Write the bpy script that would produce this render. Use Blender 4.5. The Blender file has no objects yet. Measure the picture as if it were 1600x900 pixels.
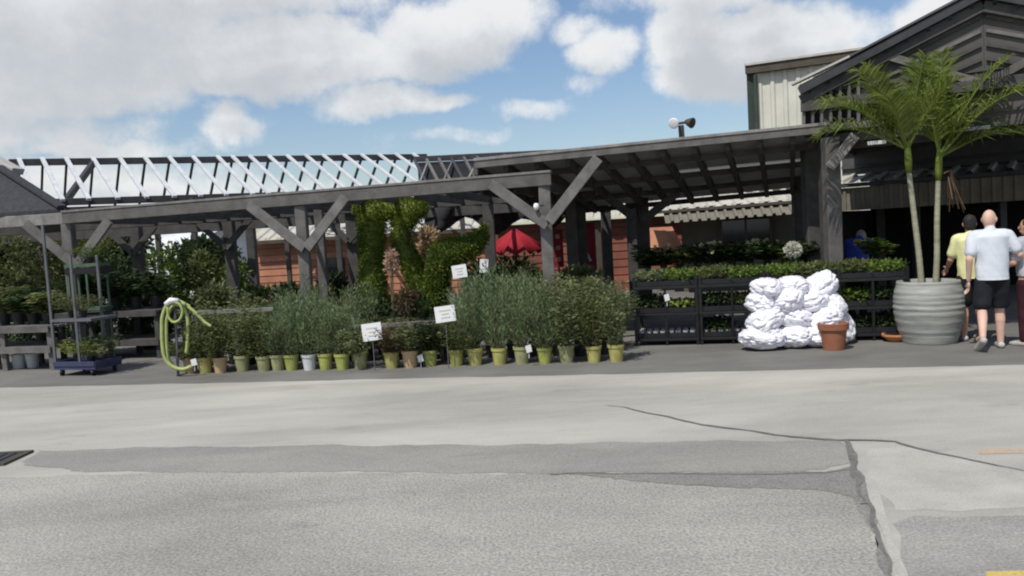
import bpy, bmesh, math, random
import numpy as np
from mathutils import Vector, Matrix, noise
R = math.radians
random.seed(7); rng = np.random.default_rng(7)
SC = bpy.context.scene
COL = SC.collection
# ------------------------------------------------------------------ camera
CAM_H, FPX, PITCH, ROLL = 1.7, 1256.0, R(3.83), R(3.3)
fwd = Vector((0, math.cos(PITCH), -math.sin(PITCH)))
r0 = Vector((1, 0, 0)); u0 = Vector((0, math.sin(PITCH), math.cos(PITCH)))
cr = r0 * math.cos(ROLL) + u0 * math.sin(ROLL)
cu = u0 * math.cos(ROLL) - r0 * math.sin(ROLL)
# image content turns counter-clockwise (tops lean left): the camera turns clockwise
cr = r0 * math.cos(ROLL) - u0 * math.sin(ROLL)
cu = r0 * math.sin(ROLL) + u0 * math.cos(ROLL)
cam_data = bpy.data.cameras.new('camera'); cam = bpy.data.objects.new('camera', cam_data); COL.objects.link(cam)
cam.matrix_world = Matrix(((cr.x, cu.x, -fwd.x, 0), (cr.y, cu.y, -fwd.y, 0), (cr.z, cu.z, -fwd.z, CAM_H), (0, 0, 0, 1)))
cam_data.sensor_width = 36; cam_data.lens = 36 * FPX / 1600
cam_data.clip_end = 2000; cam_data.clip_start = 0.05
SC.camera = cam
CP = Vector((0, 0, CAM_H))
def ray(px, py): return (fwd + cr * ((px - 800) / FPX) - cu * ((py - 450) / FPX))
def G(px, py, z=0.0):
    d = ray(px, py); return CP + d * ((z - CAM_H) / d.z)
def A(px, py, Y):
    d = ray(px, py); return CP + d * (Y / d.y)
def proj(p):
    v = Vector(p) - CP; w = v.dot(fwd)
    return 800 + FPX * v.dot(cr) / w, 450 - FPX * v.dot(cu) / w
def gx(px, Y, zz=0.0):
    """the ground point at distance Y seen in image column px"""
    x = (px - 800) / FPX * Y
    for _ in range(12):
        x += (px - proj((x, Y, zz))[0]) / FPX * Y
    return Vector((x, Y, zz))
def zat(p, py):
    z = 1.0
    for _ in range(12):
        z += (proj((p[0], p[1], z))[1] - py) / FPX * p[1]
    return z
# ------------------------------------------------------------------ light
SUN_EL = R(56); SUN_FROM = Vector((-0.58, -0.81, 0)).normalized()
sd = bpy.data.lights.new('sun', 'SUN'); sd.energy = 3.9; sd.angle = R(0.53); sd.color = (1, .955, .88)
sun = bpy.data.objects.new('sun', sd); COL.objects.link(sun)
tosun = SUN_FROM * math.cos(SUN_EL) + Vector((0, 0, math.sin(SUN_EL)))
sun.rotation_euler = tosun.to_track_quat('Z', 'Y').to_euler()
SC.view_settings.view_transform = 'Standard'; SC.view_settings.look = 'None'
SC.view_settings.exposure = 0.0; SC.view_settings.gamma = 1.0
try: SC.view_settings.use_curve_mapping = False
except Exception: pass
SC.render.engine = 'CYCLES'
SC.cycles.filter_width = 2.0
SC.cycles.max_bounces = 6; SC.cycles.use_denoising = True
# ------------------------------------------------------------------ world: sky with clouds
W = bpy.data.worlds.new('World'); SC.world = W; W.use_nodes = True
nt = W.node_tree; N = nt.nodes; L = nt.links; N.clear()
def vm(op, a=None, b=None, tree=None):
    t = tree or nt; n = t.nodes.new('ShaderNodeVectorMath'); n.operation = op
    for i, s in enumerate((a, b)):
        if s is None: continue
        if isinstance(s, (tuple, list, Vector)): n.inputs[i].default_value = tuple(s)
        else: t.links.new(s, n.inputs[i])
    return n
def mt(op, a=None, b=None, c=None, tree=None, clamp=False):
    t = tree or nt; n = t.nodes.new('ShaderNodeMath'); n.operation = op; n.use_clamp = clamp
    for i, s in enumerate((a, b, c)):
        if s is None: continue
        if isinstance(s, (int, float)): n.inputs[i].default_value = s
        else: t.links.new(s, n.inputs[i])
    return n.outputs[0]
def maprange(v, a, b, c=0.0, d=1.0, tree=None, smooth=True):
    t = tree or nt; n = t.nodes.new('ShaderNodeMapRange'); n.interpolation_type = 'SMOOTHSTEP' if smooth else 'LINEAR'
    t.links.new(v, n.inputs[0])
    for i, s in enumerate((a, b, c, d)): n.inputs[1 + i].default_value = s
    return n.outputs[0]
CLOUDS = [  # x, y, rx, ry in the picture's scale, strength
    (110, 40, 330, 110, 1.0), (330, 90, 250, 70, 1.0), (470, 70, 130, 75, .9), (60, 130, 280, 60, 1.0), (400, 130, 200, 42, .9),
    (560, 95, 90, 60, .9), (690, 62, 150, 72, 1.05), (770, 30, 110, 60, .9), (640, 110, 120, 34, .7), (60, 200, 220, 40, .62), (150, 228, 150, 22, .66),
    (350, 196, 66, 40, .78), (590, 162, 135, 38, .74), (680, 168, 75, 22, .6), (830, 176, 85, 26, .56), (890, 42, 55, 30, .55),
    (940, 75, 72, 46, .8), (915, 130, 36, 30, .45), (1080, 60, 110, 84, 1.1), (1180, 80, 190, 80, 1.15), (1110, 122, 130, 44, .95), (1260, 105, 130, 50, .85),
    (1330, 48, 90, 40, .5), (1470, 22, 100, 40, .85), (1560, 60, 120, 60, .8), (1140, -40, 260, 70, .8), (300, -40, 420, 90, .9),
    (640, 205, 90, 14, .2), (130, 300, 330, 62, .8), (480, 300, 200, 40, .42), (1010, 250, 150, 20, .25), (720, 215, 140, 18, .42), (540, 40, 60, 26, .5)]
grp = bpy.data.node_groups.new('cloud_density', 'ShaderNodeTree')
grp.interface.new_socket('uv', in_out='INPUT', socket_type='NodeSocketVector')
grp.interface.new_socket('density', in_out='OUTPUT', socket_type='NodeSocketFloat')
gi = grp.nodes.new('NodeGroupInput'); go = grp.nodes.new('NodeGroupOutput')
def tnoise(vec, scale, detail, rough, t=grp, dim='3D'):
    n = t.nodes.new('ShaderNodeTexNoise'); n.inputs['Scale'].default_value = scale
    n.inputs['Detail'].default_value = detail; n.inputs['Roughness'].default_value = rough
    t.links.new(vec, n.inputs['Vector']); return n
warp = tnoise(gi.outputs[0], 7.0, 5, .6)
wv = vm('SUBTRACT', warp.outputs['Color'], (.5, .5, .5), grp)
wv2 = vm('MULTIPLY', wv.outputs[0], (.10, .07, 0), grp)
uvw = vm('ADD', gi.outputs[0], wv2.outputs[0], grp)
acc = None
for (x, y, rx, ry, s) in CLOUDS:
    d = ray(x, y); u = math.atan2(d.x, d.y); v = math.atan2(d.z, math.hypot(d.x, d.y))
    e = vm('SUBTRACT', uvw.outputs[0], (u, v, 0), grp)
    e = vm('MULTIPLY', e.outputs[0], (FPX / rx, FPX / ry, 0), grp)
    ln = vm('LENGTH', e.outputs[0], None, grp)
    b = mt('MULTIPLY', maprange(ln.outputs['Value'], 1.25, 0.2, 0, 1, grp), s, tree=grp)
    acc = b if acc is None else mt('SMOOTH_MAX', acc, b, .15, tree=grp)
# beyond the frame: the same kind of broken cumulus everywhere
far = tnoise(gi.outputs[0], 2.6, 3, .5)
farv = maprange(far.outputs['Fac'], .46, .62, 0, 1, grp)
sx = grp.nodes.new('ShaderNodeSeparateXYZ'); grp.links.new(gi.outputs[0], sx.inputs[0])
mu = maprange(mt('ABSOLUTE', sx.outputs[0], tree=grp), .62, .78, 0, 1, grp)
mv = maprange(sx.outputs[1], .36, .46, 0, 1, grp)
outm = mt('MAXIMUM', mu, mv, tree=grp)
acc = mt('MAXIMUM', acc, mt('MULTIPLY', farv, outm, tree=grp), tree=grp)
det = tnoise(gi.outputs[0], 15.0, 9, .66)
det2 = mt('MULTIPLY', mt('SUBTRACT', det.outputs['Fac'], .5, tree=grp), 1.05, tree=grp)
dens = mt('ADD', acc, det2, tree=grp)
grp.links.new(dens, go.inputs[0])
tc = N.new('ShaderNodeTexCoord')
nrm = vm('NORMALIZE', tc.outputs['Generated'])
sep = N.new('ShaderNodeSeparateXYZ'); L.new(nrm.outputs[0], sep.inputs[0])
az = mt('ARCTAN2', sep.outputs[0], sep.outputs[1]); el = mt('ARCSINE', sep.outputs[2])
cmb = N.new('ShaderNodeCombineXYZ'); L.new(az, cmb.inputs[0]); L.new(el, cmb.inputs[1])
def dens_at(off):
    g = N.new('ShaderNodeGroup'); g.node_tree = grp
    o = vm('ADD', cmb.outputs[0], off); L.new(o.outputs[0], g.inputs[0]); return g.outputs[0]
d0 = dens_at((0, 0, 0)); d1 = dens_at((-.008, .022, 0)); d2 = dens_at((-.015, .05, 0))
alpha = maprange(d0, .18, .72)
shade = maprange(mt('ADD', mt('MULTIPLY', d1, .5), mt('MULTIPLY', d2, .6)), .35, 1.25)
ramp = N.new('ShaderNodeMix'); ramp.data_type = 'RGBA'
L.new(shade, ramp.inputs[0]); ramp.inputs[6].default_value = (8.7, 8.8, 8.9, 1); ramp.inputs[7].default_value = (5.5, 5.8, 6.15, 1)
sky = N.new('ShaderNodeTexSky'); sky.sky_type = 'NISHITA'; sky.sun_disc = False
sky.sun_elevation = SUN_EL; sky.sun_rotation = math.atan2(SUN_FROM.x, SUN_FROM.y); sky.air_density = 1.2; sky.dust_density = .6; sky.ozone_density = 1.6
skym = vm('MULTIPLY', sky.outputs[0], (.95, 1.0, 1.12))
mx = N.new('ShaderNodeMix'); mx.data_type = 'RGBA'
L.new(mt('MULTIPLY', alpha, .96), mx.inputs[0]); L.new(skym.outputs[0], mx.inputs[6]); L.new(ramp.outputs[2], mx.inputs[7])
bg = N.new('ShaderNodeBackground'); bg.inputs[1].default_value = .1
L.new(mx.outputs[2], bg.inputs[0])
ow = N.new('ShaderNodeOutputWorld'); L.new(bg.outputs[0], ow.inputs[0])
# ------------------------------------------------------------------ materials
def mat(name, c1, c2=None, scale=6.0, rough=.7, bump=.0, bscale=60.0, stretch=(1, 1, 1), spec=.3, metal=0.0, island=0.0, objr=0.0, speck=0.0, trans=0.0, world=False, stain=0.0):
    m = bpy.data.materials.new(name); m.use_nodes = True; t = m.node_tree; n = t.nodes; l = t.links
    b = n['Principled BSDF']; b.inputs['Roughness'].default_value = rough; b.inputs['Specular IOR Level'].default_value = spec
    b.inputs['Metallic'].default_value = metal
    c2 = c2 or tuple(x * .72 for x in c1)
    co = n.new('ShaderNodeTexCoord')
    src = co.outputs['Object']
    if world:
        g = n.new('ShaderNodeNewGeometry'); src = g.outputs['Position']
    mp = n.new('ShaderNodeMapping'); l.new(src, mp.inputs[0]); mp.inputs['Scale'].default_value = stretch
    nz = n.new('ShaderNodeTexNoise'); nz.inputs['Scale'].default_value = scale; nz.inputs['Detail'].default_value = 5; nz.inputs['Roughness'].default_value = .6
    l.new(mp.outputs[0], nz.inputs['Vector'])
    mr = n.new('ShaderNodeMapRange'); mr.inputs[1].default_value = .32; mr.inputs[2].default_value = .68; l.new(nz.outputs['Fac'], mr.inputs[0])
    mi = n.new('ShaderNodeMix'); mi.data_type = 'RGBA'; mi.inputs[6].default_value = (*c1, 1); mi.inputs[7].default_value = (*c2, 1)
    l.new(mr.outputs[0], mi.inputs[0]); out = mi.outputs[2]
    def scale_by(o, val, amt):
        k = n.new('ShaderNodeMapRange'); k.inputs[3].default_value = 1 - amt; k.inputs[4].default_value = 1 + amt; l.new(val, k.inputs[0])
        v = n.new('ShaderNodeVectorMath'); v.operation = 'SCALE'; l.new(o, v.inputs[0]); l.new(k.outputs[0], v.inputs['Scale']); return v.outputs[0]
    if island:
        g = n.new('ShaderNodeNewGeometry'); out = scale_by(out, g.outputs['Random Per Island'], island)
    if objr:
        g = n.new('ShaderNodeObjectInfo'); out = scale_by(out, g.outputs['Random'], objr)
    if speck:
        s = n.new('ShaderNodeTexNoise'); s.inputs['Scale'].default_value = bscale * 1.3; s.inputs['Detail'].default_value = 3; s.inputs['Roughness'].default_value = .7
        l.new(src, s.inputs['Vector'])
        k = n.new('ShaderNodeMapRange'); k.inputs[1].default_value = .3; k.inputs[2].default_value = .7; l.new(s.outputs['Fac'], k.inputs[0])
        out = scale_by(out, k.outputs[0], speck)
    if stain:
        s2 = n.new('ShaderNodeTexNoise'); s2.inputs['Scale'].default_value = .45; s2.inputs['Detail'].default_value = 7; s2.inputs['Roughness'].default_value = .65; s2.inputs['Distortion'].default_value = .6
        mp2 = n.new('ShaderNodeMapping'); mp2.inputs['Scale'].default_value = (.5, 1.5, 1); l.new(src, mp2.inputs[0]); l.new(mp2.outputs[0], s2.inputs['Vector'])
        k2 = n.new('ShaderNodeMapRange'); k2.inputs[1].default_value = .33; k2.inputs[2].default_value = .67; l.new(s2.outputs['Fac'], k2.inputs[0]); out = scale_by(out, k2.outputs[0], stain)
        s3 = n.new('ShaderNodeTexNoise'); s3.inputs['Scale'].default_value = 1.7; s3.inputs['Detail'].default_value = 6; s3.inputs['Roughness'].default_value = .7; l.new(mp2.outputs[0], s3.inputs['Vector'])
        k3 = n.new('ShaderNodeMapRange'); k3.inputs[1].default_value = .6; k3.inputs[2].default_value = .74; k3.inputs[3].default_value = .5; k3.inputs[4].default_value = 0; l.new(s3.outputs['Fac'], k3.inputs[0]); out = scale_by(out, k3.outputs[0], stain * 1.6)
    l.new(out, b.inputs['Base Color'])
    if bump:
        s = n.new('ShaderNodeTexNoise'); s.inputs['Scale'].default_value = bscale; s.inputs['Detail'].default_value = 4; l.new(mp.outputs[0], s.inputs['Vector'])
        bp = n.new('ShaderNodeBump'); bp.inputs['Strength'].default_value = bump; bp.inputs['Distance'].default_value = .01
        l.new(s.outputs['Fac'], bp.inputs['Height']); l.new(bp.outputs[0], b.inputs['Normal'])
    if trans:
        tr = n.new('ShaderNodeBsdfTranslucent'); l.new(out, tr.inputs[0]); ms = n.new('ShaderNodeMixShader'); ms.inputs[0].default_value = trans
        l.new(b.outputs[0], ms.inputs[1]); l.new(tr.outputs[0], ms.inputs[2]); l.new(ms.outputs[0], n['Material Output'].inputs[0])
    return m
def leafmat(name, c1, c2, isl=.45): return mat(name, c1, c2, scale=3.5, rough=.55, spec=.35, island=isl, trans=.42)
M = dict(
    apron=mat('apron_asphalt', (.185, .178, .163), (.13, .126, .116), .9, .9, .4, 90, (1, 2, 1), speck=.22, world=True, stain=.14),
    lane=mat('lane_concrete', (.42, .402, .355), (.33, .317, .28), .8, .9, .3, 80, (.35, 1.6, 1), speck=.2, world=True, stain=.17),
    lot=mat('lot_surface', (.335, .321, .284), (.268, .257, .228), .7, .92, .6, 45, speck=.42, world=True, stain=.2),
    strip=mat('strip_asphalt', (.285, .276, .25), (.23, .223, .203), 1.4, .92, .5, 60, (.5, 1, 1), speck=.28, world=True, stain=.12),
    tar=mat('crack_tar', (.12, .116, .108), (.2, .195, .18), 9, .9, .5, 90, world=True),
    wet=mat('worn_asphalt', (.19, .183, .168), (.235, .227, .206), 3, .9, .5, 50, speck=.34, world=True, stain=.15),
    dark_lot=mat('old_asphalt', (.25, .242, .222), (.31, .3, .274), 1.6, .92, .6, 50, speck=.34, world=True, stain=.2),
    cream=mat('pale_repair', (.44, .425, .375), (.35, .338, .3), 2.5, .9, .5, 60, speck=.15, world=True),
    yellow_line=mat('yellow_paint', (.62, .45, .1), (.42, .33, .14), 8, .8, speck=.2, world=True),
    orange_line=mat('worn_orange_paint', (.45, .33, .22), (.38, .33, .27), 5, .9, speck=.2, world=True),
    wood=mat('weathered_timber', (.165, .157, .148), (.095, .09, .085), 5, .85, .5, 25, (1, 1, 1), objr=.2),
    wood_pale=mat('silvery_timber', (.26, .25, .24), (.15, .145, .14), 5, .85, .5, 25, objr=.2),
    wood_dark=mat('dark_and_shaded_timber', (.085, .082, .078), (.05, .048, .046), 5, .85, .4, 25),  # dark timber; on rear posts and roof frames the tone paints in shade
    white_metal=mat('white_aluminium', (.66, .67, .68), (.5, .51, .53), 4, .4, spec=.5),
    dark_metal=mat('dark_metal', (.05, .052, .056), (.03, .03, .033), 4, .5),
    grey_sheet=mat('grey_roof_sheet', (.1, .1, .1), (.065, .065, .066), 2, .6),
    black=mat('black_plastic', (.018, .018, .02), (.012, .012, .013), 5, .5),
    shingle=mat('dark_shingles', (.05, .052, .058), (.03, .031, .035), 14, .9, .5, 40),
    pale_cap=mat('pale_lit_edge_stripe', (.5, .47, .45), (.38, .36, .34), 4, .6),  # pale tone painting lit roof edges, also the banner stripe
    awning=mat('cream_sheet', (.52, .5, .44), (.4, .385, .33), 3, .6),
    khaki=mat('khaki_render', (.11, .105, .088), (.085, .08, .066), 2, .85, .2, 30),
    khaki_fascia=mat('khaki_sheet', (.2, .185, .15), (.145, .13, .1), 3, .7),
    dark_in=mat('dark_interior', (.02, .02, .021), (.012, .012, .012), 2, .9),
    white_wall=mat('white_sheet_wall', (.64, .625, .54), (.54, .525, .45), 1.2, .55),
    trim_green=mat('dark_green_trim', (.05, .07, .055), (.035, .05, .04), 3, .6),
    brown_trim=mat('brown_fascia', (.09, .075, .055), (.06, .05, .04), 3, .7),
    orange=mat('terracotta_boards', (.43, .2, .12), (.32, .14, .085), 3, .8, objr=.15),
    red=mat('red_boards', (.25, .09, .06), (.17, .06, .042), 3, .8, objr=.2),
    red_cloth=mat('red_cloth', (.4, .022, .036), (.28, .014, .026), 5, .8),
    maroon=mat('maroon_cloth', (.25, .02, .035), (.16, .012, .022), 5, .8),
    tunnel=mat('white_poly', (.75, .77, .78), (.62, .64, .66), 1.5, .5),
    glass=mat('dark_glass', (.012, .014, .016), (.02, .022, .024), 2, .12, spec=.6),
    leaf_blue=leafmat('bluish_leaves', (.23, .3, .145), (.11, .155, .07)),
    leaf_olive=leafmat('olive_leaves', (.19, .215, .075), (.09, .11, .036)),
    leaf_grey=leafmat('grey_green_leaves', (.215, .25, .11), (.11, .132, .056)),
    leaf_dark=leafmat('dark_green_leaves', (.05, .085, .025), (.022, .042, .014)),
    leaf_bright=leafmat('bright_leaves', (.19, .27, .05), (.085, .14, .028)),
    leaf_yellow=leafmat('yellow_green_leaves', (.36, .4, .08), (.19, .25, .05)),
    leaf_topiary=leafmat('topiary_leaves', (.165, .215, .028), (.07, .105, .014)),
    leaf_pink=leafmat('pink_leaves', (.58, .38, .3), (.44, .31, .22)),
    leaf_tan=leafmat('tan_leaves', (.58, .45, .28), (.4, .28, .14)),
    leaf_brown=leafmat('brown_leaves', (.16, .11, .06), (.09, .06, .035)),
    leaf_palm=leafmat('palm_leaves', (.23, .275, .06), (.11, .16, .03), .35),
    leaf_palm_y=leafmat('yellowish_palm_leaves', (.24, .3, .05), (.12, .18, .03), .3),  # yellowish green of the crownshaft and a few fronds
    flower_white=leafmat('white_flowers', (.75, .75, .68), (.6, .6, .5), .1),
    flower_cream=leafmat('cream_flowers', (.6, .58, .35), (.42, .45, .2), .2),
    stem=mat('stems', (.12, .11, .06), (.08, .07, .04), 8, .8),
    soil=mat('soil', (.035, .027, .02), (.02, .016, .012), 30, .95),
    pot_yellow=mat('yellow_pot', (.44, .41, .13), (0.273, 0.246, 0.098), 9, .5, objr=.1),
    pot_lime=mat('lime_pot', (.36, .39, .1), (0.223, 0.234, 0.075), 9, .5, objr=.1),
    pot_tan=mat('tan_pot', (.48, .34, .19), (.4, .28, .16), 4, .6, objr=.1),
    pot_grey=mat('grey_green_pot', (.36, .365, .17), (0.223, 0.219, 0.128), 9, .6, objr=.1),
    pot_black=mat('black_pot', (.025, .025, .027), (.018, .018, .02), 4, .5),
    pot_white=mat('white_pot', (.6, .62, .62), (.48, .5, .5), 4, .5),
    terracotta=mat('terracotta', (.31, .125, .07), (.23, .09, .052), 6, .8, .2, 40),
    terracotta_pale=mat('orange_terracotta', (.55, .23, .1), (.45, .18, .08), 6, .8),
    glaze=mat('grey_green_glaze', (.38, .385, .355), (.21, .215, .2), 3, .5, .3, 14, (.8, .8, 6)),
    hose=mat('lime_hose', (.42, .46, .18), (.3, .36, .12), 6, .45),
    white=mat('white_plastic', (.8, .8, .8), (.72, .72, .72), 4, .5),
    bag=mat('white_bag_film', (.84, .83, .88), (.76, .75, .82), 5, .3, .7, 13, spec=.6),
    pencil=mat('faint_ink', (.66, .63, .58), (.6, .57, .52), 5, .8),
    blue=mat('blue_plastic', (.055, .06, .12), (.035, .04, .085), 5, .5),
    green_metal=mat('green_metal', (.09, .14, .09), (.06, .1, .065), 4, .55),
    grey_metal=mat('galvanised_metal', (.13, .135, .145), (.09, .095, .1), 4, .5),
    skin=mat('skin', (.56, .32, .24), (.48, .26, .19), 6, .55),
    skin_pale=mat('pale_skin', (.66, .44, .35), (.58, .36, .28), 6, .55),
    hair_dark=mat('dark_hair', (.025, .022, .02), (.015, .012, .012), 20, .7),
    hair_grey=mat('grey_hair', (.3, .29, .28), (.2, .19, .19), 20, .7),
    hair_red=mat('auburn_hair', (.1, .035, .02), (.06, .02, .012), 20, .7),
    shirt_white=mat('white_cotton', (.62, .65, .7), (.54, .57, .62), 5, .85, .3, 12),
    shirt_yellow=mat('pale_yellow_cotton', (.75, .74, .4), (.66, .64, .32), 5, .85),
    shirt_blue=mat('blue_cotton', (.05, .08, .42), (.035, .055, .3), 5, .85),
    shirt_grey=mat('pale_grey_cotton', (.45, .46, .5), (.36, .37, .42), 5, .85),
    cloth_black=mat('black_cotton', (.012, .013, .018), (.008, .009, .012), 5, .85),
    cloth_wine=mat('wine_trousers', (.05, .012, .02), (.035, .008, .014), 5, .85),
    shoe=mat('pale_shoes', (.5, .48, .46), (.4, .38, .36), 5, .6),
    trunk_palm=mat('palm_trunk', (.36, .35, .25), (.22, .22, .15), 3, .8, .4, 14, (1, 1, 5)),
    bark=mat('bark', (.09, .08, .065), (.055, .05, .04), 6, .9, .4, 20),
    eye=mat('eye', (.05, .04, .03), (.03, .03, .02), 5, .3),
    canopy=mat('canopy_sheet', (.3, .295, .285), (.22, .217, .21), 2, .7, trans=.4),
    mesh=mat('grey_shade_mesh', (.14, .132, .126), (.105, .099, .094), 2.5, .9, .3, 30, trans=.25),
    shadecloth=mat('black_shade_cloth', (.03, .031, .033), (.02, .02, .022), 4, .85),
)
# ------------------------------------------------------------------ mesh helpers
class MB:
    def __init__(s): s.v = []; s.f = []
    def add(s, vs, fs):
        o = len(s.v); s.v.extend([tuple(v) for v in vs]); s.f.extend([tuple(i + o for i in f) for f in fs]); return s
    def frame(s, c, ax, ay, az_):
        c = Vector(c); vs = [c + ax * i + ay * j + az_ * k for k in (-1, 1) for j in (-1, 1) for i in (-1, 1)]
        return s.add(vs, [(0, 2, 3, 1), (4, 5, 7, 6), (0, 1, 5, 4), (2, 6, 7, 3), (0, 4, 6, 2), (1, 3, 7, 5)])
    def box(s, c, sz, rz=0.0):
        ca, sa = math.cos(rz), math.sin(rz)
        return s.frame(c, Vector((ca, sa, 0)) * sz[0] / 2, Vector((-sa, ca, 0)) * sz[1] / 2, Vector((0, 0, sz[2] / 2)))
    def bar(s, p, q, w, h, up=(0, 0, 1)):
        """square bar from p to q, w wide sideways, h along up; edges slightly chamfered"""
        p = Vector(p); q = Vector(q); d = (q - p).normalized(); up = Vector(up)
        sd_ = d.cross(up)
        if sd_.length < 1e-4: sd_ = d.cross(Vector((0, 1, 0)))
        sd_.normalize(); up = sd_.cross(d).normalized(); c = min(w, h) * .08
        ring = [(w / 2 - c, -h / 2), (w / 2, -h / 2 + c), (w / 2, h / 2 - c), (w / 2 - c, h / 2), (-w / 2 + c, h / 2), (-w / 2, h / 2 - c), (-w / 2, -h / 2 + c), (-w / 2 + c, -h / 2)]
        vs = [p + sd_ * a + up * b for a, b in ring] + [q + sd_ * a + up * b for a, b in ring]
        fs = [(i, (i + 1) % 8, 8 + (i + 1) % 8, 8 + i) for i in range(8)] + [tuple(range(7, -1, -1)), tuple(range(8, 16))]
        return s.add(vs, fs)
    def tube(s, pts, r, n=6, cap=True):
        pts = [Vector(p) for p in pts]; k = len(pts)
        rs = r if isinstance(r, (list, tuple)) else [r] * k
        o = len(s.v); ref = None
        for i, p in enumerate(pts):
            d = (pts[min(i + 1, k - 1)] - pts[max(i - 1, 0)]).normalized()
            if ref is None:
                ref = d.orthogonal().normalized()
            ref = (ref - d * ref.dot(d)); ref.normalize(); b = d.cross(ref)
            for j in range(n):
                a = 2 * math.pi * j / n
                s.v.append(tuple(p + (ref * math.cos(a) + b * math.sin(a)) * rs[i]))
        for i in range(k - 1):
            for j in range(n):
                j2 = (j + 1) % n
                s.f.append((o + i * n + j, o + i * n + j2, o + (i + 1) * n + j2, o + (i + 1) * n + j))
        if cap:
            s.f.append(tuple(o + j for j in range(n - 1, -1, -1))); s.f.append(tuple(o + (k - 1) * n + j for j in range(n)))
        return s
    def lathe(s, prof, c=(0, 0, 0), n=20, cap_top=False, cap_bot=True):
        o = len(s.v); c = Vector(c)
        for (r, z) in prof:
            for j in range(n):
                a = 2 * math.pi * j / n; s.v.append((c.x + r * math.cos(a), c.y + r * math.sin(a), c.z + z))
        for i in range(len(prof) - 1):
            for j in range(n):
                j2 = (j + 1) % n; s.f.append((o + i * n + j, o + i * n + j2, o + (i + 1) * n + j2, o + (i + 1) * n + j))
        if cap_bot: s.f.append(tuple(o + j for j in range(n - 1, -1, -1)))
        if cap_top: s.f.append(tuple(o + (len(prof) - 1) * n + j for j in range(n)))
        return s
    def leaves(s, c, d, ln, wd):
        """diamond leaves at c along d (arrays)"""
        c = np.asarray(c, float); d = np.asarray(d, float); n = len(c)
        if n == 0: return s
        d = d / (np.linalg.norm(d, axis=1, keepdims=True) + 1e-9)
        rv = rng.normal(size=(n, 3)); sdv = np.cross(d, rv); sdv /= (np.linalg.norm(sdv, axis=1, keepdims=True) + 1e-9)
        ln = np.broadcast_to(np.asarray(ln, float), (n,))[:, None] * rng.uniform(.7, 1.3, (n, 1)); wd = np.broadcast_to(np.asarray(wd, float), (n,))[:, None] * rng.uniform(.8, 1.2, (n, 1))
        nn = np.cross(d, sdv)
        a = c; t = c + d * ln; l = c + d * ln * .5 + sdv * wd / 2 + nn * wd * .15; r = c + d * ln * .5 - sdv * wd / 2 + nn * wd * .15
        vs = np.stack([a, r, t, l], 1).reshape(-1, 3); o = len(s.v)
        s.v.extend(map(tuple, vs.tolist())); s.f.extend([(o + 4 * i, o + 4 * i + 1, o + 4 * i + 2, o + 4 * i + 3) for i in range(n)])
        return s
    def mesh(s, name, m, org=(0, 0, 0), smooth=False):
        me = bpy.data.meshes.new(name); org = Vector(org)
        vs = s.v if org.length < 1e-9 else [(v[0] - org.x, v[1] - org.y, v[2] - org.z) for v in s.v]
        me.from_pydata(vs, [], s.f); me.materials.append(m); me.update()
        if smooth: me.polygons.foreach_set('use_smooth', [True] * len(me.polygons))
        return me
def link(name, me, parent=None, loc=(0, 0, 0)):
    o = bpy.data.objects.new(name, me); COL.objects.link(o); o.location = loc
    if parent is not None: o.parent = parent
    return o
def tag(o, label=None, cat=None, group=None, kind=None):
    for k, v in (('label', label), ('category', cat), ('group', group), ('kind', kind)):
        if v: o[k] = v
    return o
def thing(name, label, cat, loc=(0, 0, 0), rz=0.0, group=None):
    o = bpy.data.objects.new(name, None); COL.objects.link(o); o.location = loc; o.rotation_euler = (0, 0, rz); o.empty_display_size = .1
    return tag(o, label, cat, group)
def part(name, mb, m, parent, smooth=False, label=None):
    """mb in world coordinates (parent unrotated); child of a thing or of a part"""
    org = Vector((0, 0, 0)); p = parent
    while p is not None: org += Vector(p.location); p = p.parent
    o = link(name, mb.mesh(name, m, org, smooth), parent)
    if label: o['label'] = label
    return o
def lpart(name, mb, m, parent, smooth=False): return link(name, mb.mesh(name, m, (0, 0, 0), smooth), parent)
def solo(name, mb, m, label, cat, org, group=None, smooth=False):
    return tag(link(name, mb.mesh(name, m, org, smooth), None, org), label, cat, group)
def dup(root, loc, rz=0.0, label=None, sc=None, group=None):
    def cp(o, par):
        c = o.copy(); COL.objects.link(c)
        if par is not None: c.parent = par
        for k in o.children: cp(k, c)
        return c
    r = cp(root, None); r.location = loc; r.rotation_euler = (0, 0, rz)
    if sc is not None: r.scale = sc if isinstance(sc, (tuple, list)) else (sc, sc, sc)
    if label: r['label'] = label
    if group: r['group'] = group
    return r
ORD = ['first', 'second', 'third', 'fourth', 'fifth', 'sixth', 'seventh', 'eighth', 'ninth', 'tenth', 'eleventh', 'twelfth', 'thirteenth', 'fourteenth', 'fifteenth', 'sixteenth', 'seventeenth', 'eighteenth', 'nineteenth', 'twentieth', 'twenty-first', 'twenty-second', 'twenty-third', 'twenty-fourth', 'twenty-fifth', 'twenty-sixth']
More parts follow.
